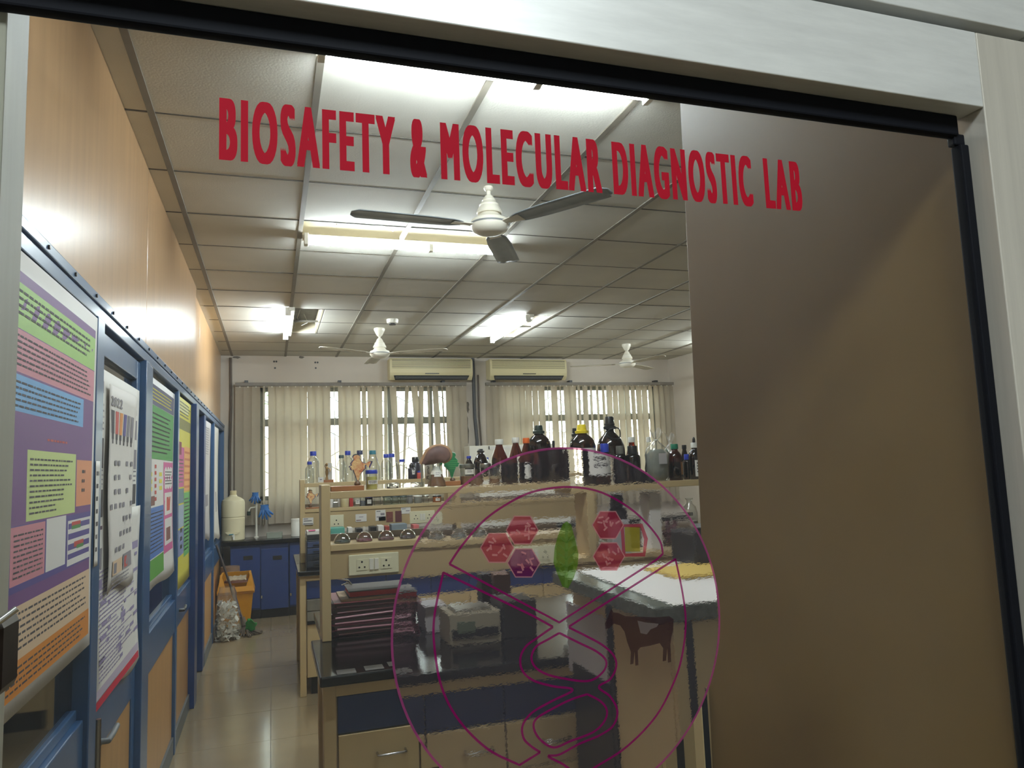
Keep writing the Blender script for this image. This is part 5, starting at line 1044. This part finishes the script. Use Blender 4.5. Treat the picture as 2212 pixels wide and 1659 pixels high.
MB().grid(lambda u, v: (-.245 + .085 * u + .02 * v + .006 * math.sin(9 * v), 7.79 - .05 * v + .06 * u + .008 * math.sin(7 * u), .065 + .12 * v * (1 - .3 * u) - .03 * u + .008 * math.sin(8 * u + 5 * v)), 8, 8).build('cloth', M('green_cloth', (34, 138, 58), .8, noise=.2, nscale=25), rg_, smooth=70, solid=.004)
# ------------------------------------------------------------------ posters on the partition
def sheet(name, label, y0, y1, z0, z1, x, wave, m, rects, mats, cat='poster', group='posters on the partition', lines=(), texts=(), curl=0, nv=16, skew=0):
    """sheet hung on the partition; rects are (y0, y1, z0, z1, material index) printed flat on it"""
    def X(y, z):
        u = (y - y0) / (y1 - y0); v = (z - z0) / (z1 - z0)
        return x + wave * (1 + math.sin(5.2 * v + 2.6 * u) * .6 + math.sin(11 * v - 4 * u) * .25) + curl * (1 - v) ** 4 * (.4 + .6 * u)
    def edge(v): return skew * .012 * math.sin(7.3 * v + 1.2)
    mb = MB(); mb.grid(lambda u, v: (X(y0 + (y1 - y0) * u, z0 + (z1 - z0) * v), y0 + (y1 - y0) * u + edge(v), z0 + (z1 - z0) * v + skew * .02 * math.sin(6 * u) * (1 - v)), 10, nv)
    t = root(name, label, cat, (x, (y0 + y1) / 2, z0), group=group)
    mb.build('sheet', m, t, smooth=70, solid=.0006)
    pr = MB()
    def R(a, b, c, d, mi, lift=.0012):
        nu = max(1, int((b - a) / .08)); nw = max(1, int((d - c) / .06)); pr.grid(lambda u, v: (X(a + (b - a) * u, c + (d - c) * v) + lift, a + (b - a) * u, c + (d - c) * v), nu, nw, mi)
    for k, (a, b, c, d, mi) in enumerate(rects): R(a, b, c, d, mi, .001 + .00003 * k)
    for (a, b, c, d, n, mi, fillf) in lines:    # rows of small print
        hh = (d - c) / n
        for k in range(n):
            zt_ = d - hh * (k + .3); p = a; end = b - (b - a) * (0 if fillf >= 1 else random.uniform(0, 1 - fillf))
            while p < end:
                w = random.uniform(.012, .04); R(p, min(end, p + w), zt_ - hh * .34, zt_, mi, .0012 + .00003 * len(rects)); p += w + .007
    for body, a, b, c, d, mi in texts: text_mb(body, lambda u, v: (X(a + u, c + v) + .0014 + .00003 * len(rects), a + u, c + v), b - a, d - c, .012, pr, mi)
    pr.build('print', mats, t, fixn=False)
    if group is None and 'group' in t: del t['group']
    return t
P_ = lambda n, c: M('print_' + n, c, .55)
p_wh, p_pur, p_grn, p_pnk, p_lbl, p_or, p_cr, p_nv = P_('white', (214, 210, 204)), P_('purple', (104, 58, 118)), P_('lime', (150, 190, 92)), P_('rose', (196, 124, 136)), P_('sky', (104, 158, 206)), P_('orange', (206, 128, 40)), P_('cream', (214, 184, 150)), P_('indigo', (72, 58, 128))
p_lg, p_pe, p_red, p_gr2, p_dk, p_gy, p_mg = P_('pale_lime', (190, 204, 128)), P_('peach', (216, 140, 96)), P_('red', (182, 60, 50)), P_('leaf', (62, 124, 54)), m_ink, m_inkg, P_('magenta', (196, 84, 140))
mats1 = [p_wh, p_pur, p_grn, p_pnk, p_lbl, p_or, p_cr, p_nv, p_lg, p_pe, p_red, p_gr2, p_dk, p_gy, p_mg]
x1s = XL + .004
def YZ(px, py): q = aX(px, py, XL + .01); return q.y, q.z
ya, yb = 1.42, 2.52
sheet('poster', 'large purple research poster with lime, rose and blue text blocks, nearest the door', ya, 2.545, 1.075, 2.065, XL + .015, .002, p_wh,
      [(ya, yb, 1.12, 2.02, 1), (ya, yb, 1.895, 1.995, 2), (ya, yb, 1.80, 1.893, 3), (ya, 2.40, 1.715, 1.795, 4), (1.90, 2.33, 1.475, 1.635, 8), (2.34, yb, 1.49, 1.62, 9), (ya, yb, 1.33, 1.47, 7), (1.80, 2.05, 1.345, 1.468, 3), (2.06, 2.24, 1.345, 1.472, 0), (2.26, yb, 1.335, 1.455, 0),
       (2.265, yb - .01, 1.432, 1.447, 7), (2.3, 2.4, 1.438, 1.45, 10), (2.3, 2.4, 1.43, 1.44, 11), (2.265, yb - .01, 1.404, 1.42, 7), (2.265, yb - .01, 1.376, 1.392, 7), (2.33, 2.44, 1.38, 1.395, 10), (2.36, 2.44, 1.374, 1.384, 11), (2.265, yb - .01, 1.352, 1.366, 7), (ya, yb, 1.19, 1.30, 6), (ya, yb, 1.175, 1.235, 9 if False else 6), (ya, yb, 1.112, 1.185, 5)],
      mats1, lines=((1.8, 2.48, 1.92, 1.985, 4, 12, .9), (1.8, 2.48, 1.81, 1.885, 6, 12, .9), (1.8, 2.37, 1.72, 1.785, 5, 12, .9), (1.92, 2.31, 1.485, 1.62, 11, 12, .55), (1.82, 2.03, 1.355, 1.455, 9, 12, 1), (1.8, 2.48, 1.20, 1.29, 6, 12, .9), (1.8, 2.48, 1.12, 1.175, 4, 12, .9), (2.05, 2.25, 1.655, 1.67, 1, 10, .9), (2.40, 2.46, 1.52, 1.6, 3, 12, .5)))
# second sheet behind, calendar, schedule on the door glass
XG = XL + .001
sheet('notice_sheet', 'white printed sheet behind the wall calendar on the door glass', 2.665, 3.41, 1.2, 1.93, XG, .002, m_paper, [(2.68, 2.74, 1.85, 1.89, 2), (3.24, 3.36, 1.82, 1.84, 2), (3.24, 3.38, 1.72, 1.80, 1), (3.24, 3.38, 1.6, 1.68, 1), (2.68, 2.75, 1.6, 1.7, 0), (2.68, 2.75, 1.44, 1.53, 0), (3.28, 3.38, 1.46, 1.54, 0), (3.27, 3.38, 1.4, 1.412, 2), (2.68, 2.75, 1.4, 1.412, 2), (2.68, 2.75, 1.27, 1.34, 1)], [m_ink, m_inkg, P_('plum', (82, 48, 70))], lines=((2.68, 2.75, 1.72, 1.82, 5, 1, .9), (3.25, 3.38, 1.545, 1.6, 3, 1, .9), (2.68, 2.75, 1.54, 1.6, 4, 1, .9)), skew=1)
cal_r = []
for k, c in enumerate((12, 10, 5, 7, 13, 13)):
    a = 2.80 + .07 * k; cal_r.append((a, a + .052, 1.72, 1.80, c)); cal_r.append((a + .006, a + .044, 1.70, 1.72, 12)); cal_r.append((a + .014, a + .036, 1.685, 1.70, 12))
for k in range(34): a = 2.79 + .075 * random.randrange(6) + random.uniform(-.01, .01); b = 1.31 + .05 * random.randrange(7); cal_r.append((a, a + .04, b, b + .018, 13))
cal_r += [(2.83, 3.0, 1.235, 1.285, 6), (2.85, 2.9, 1.24, 1.275, 13), (3.02, 3.2, 1.235, 1.29, 13), (3.05, 3.12, 1.24, 1.28, 10)]
sheet('wall_calendar', 'long crumpled 2022 wall calendar hanging on the blue door', 2.765, 3.24, 1.18, 1.885, XL + .012, .006, M('paper_calendar', (214, 208, 200), .6), cal_r, mats1, cat='calendar', lines=((2.83, 3.2, 1.19, 1.23, 3, 13, .8),), texts=(('2022', 2.79, 2.97, 1.815, 1.848, 13),), skew=1)
sch = [(2.70, 2.76, 1.21, 1.24, 1), (3.16, 3.44, 1.28, 1.31, 1), (2.70, 3.45, .865, .895, 3), (2.7, 3.45, .835, .862, 2)]
for k in range(36): a = 2.71 + random.random() * .68; b = .91 + random.random() * .36; sch.append((a, a + random.choice((.035, .05, .09)), b, b + .013, 1))
sheet('wall_planner', 'crumpled planner sheet with lilac cells and red bottom strip, low on blue door', 2.69, 3.46, .832, 1.45, XL + .002, .0035, m_paper, sch, [m_ink, P_('lilac', (150, 138, 172)), P_('crimson', (196, 28, 62)), P_('pale_lilac', (186, 172, 190))], cat='calendar', lines=((2.72, 3.44, .91, 1.27, 26, 1, .3), (2.72, 2.8, .95, .99, 3, 0, .8)), skew=1, curl=.006)
XP = XL - .018
sheet('poster', 'tall green and blue poster with a dark heading, middle of the partition', 3.76, 4.72, 1.03, 2.05, XP + .004, .003, p_wh,
      [(3.79, 4.69, 1.92, 2.02, 1), (3.79, 4.69, 1.655, 1.918, 2), (4.32, 4.69, 1.16, 1.645, 3), (4.36, 4.67, 1.50, 1.62, 0), (4.36, 4.67, 1.36, 1.48, 0), (4.36, 4.67, 1.2, 1.34, 0), (4.44, 4.6, 1.38, 1.455, 5), (4.42, 4.6, 1.22, 1.29, 7), (3.79, 4.31, 1.18, 1.42, 4), (3.79, 4.31, 1.08, 1.175, 6)] + [(3.82 + .34 * (k % 2), 3.92 + .34 * (k % 2), 1.50 + .035 * (k // 2), 1.52 + .035 * (k // 2), 8) for k in range(6)] + [(4.0, 4.06, 1.45 + .032 * k, 1.468 + .032 * k, 5) for k in range(6)] + [(3.82, 4.0, 1.43, 1.475, 7)],
      [p_wh, P_('slate', (66, 62, 96)), P_('green', (60, 140, 60)), p_mg, P_('blue', (70, 112, 180)), p_red, P_('grass', (84, 150, 50)), P_('brown', (120, 70, 60)), P_('yellow', (216, 206, 60)), m_ink], lines=((3.84, 4.6, 1.935, 2.005, 4, 8, .9), (3.84, 4.6, 1.68, 1.89, 9, 9, .8), (3.81, 4.29, 1.2, 1.4, 11, 9, .9), (4.38, 4.65, 1.52, 1.6, 5, 9, .7)), skew=.6, curl=.01)
sheet('poster', 'yellow, pink and green poster on the last pane before the open doorway', 4.84, 5.58, .885, 2.06, XL - .004, .002, P_('lemon', (206, 196, 60)),
      [(4.86, 5.20, 1.50, 1.75, 1), (4.86, 5.05, 1.70, 1.78, 2), (5.21, 5.56, 1.47, 1.76, 3), (4.86, 5.2, 1.40, 1.49, 4), (5.21, 5.56, 1.05, 1.46, 5), (4.86, 5.2, 1.25, 1.39, 6), (4.86, 5.2, 1.08, 1.24, 7), (4.86, 5.56, 1.86, 1.93, 8), (4.86, 5.4, 1.97, 2.04, 0)] + [(5.23, 5.54, 1.49 + .045 * k, 1.505 + .045 * k, 9) for k in range(6)] + [(5.0, 5.1, 1.12 + .05 * k, 1.145 + .05 * k, 10) for k in range(3)],
      [P_('lemon_pale', (222, 218, 150)), p_mg, P_('berry', (128, 50, 70)), P_('apricot', (226, 160, 90)), P_('teal_grey', (88, 120, 130)), P_('mid_green', (96, 168, 90)), P_('pale_blue', (150, 166, 184)), P_('steel_blue', (120, 132, 172)), P_('olive', (120, 116, 50)), P_('burnt', (196, 110, 50)), m_dark], lines=((4.88, 5.52, 1.94, 2.04, 5, 10, .8), (4.88, 5.18, 1.52, 1.68, 7, 10, .8), (5.23, 5.54, 1.08, 1.43, 14, 10, .8)))
sheet('paper_strip', 'grey-white paper strip with faint print beyond the doorway', 6.80, 7.42, 1.0, 2.05, XL - .015, .006, m_paperg, [(6.9, 7.2, 1.3, 1.4, 0)], [m_inkg], group=None, cat='paper', lines=((6.85, 7.3, 1.75, 2.0, 12, 0, .7),), skew=1)
sheet('paper_strip', 'curled grey-white paper strip nearest the far left corner', 7.72, 8.45, .93, 2.06, XL - .012, .006, m_paper, [(8.0, 8.2, 1.2, 1.4, 0)], [m_paperg], group=None, cat='paper', skew=1, curl=.02)
sheet('paper_strip', 'narrow white paper strip tucked behind the blue post left of the calendar', 2.552, 2.60, 1.30, 1.62, XL + .022, .001, m_paper, [], [m_ink], group=None, cat='paper', lines=((2.56, 2.59, 1.33, 1.6, 7, 0, .8),))
sheet('paper_strip', 'black edged panel of dark paper beyond the doorway, between the two white strips', 7.46, 7.61, 1.0, 2.05, XL - .02, .001, M('dark_brown_paper', (44, 36, 30), .7), [], [m_ink], group=None, cat='paper')
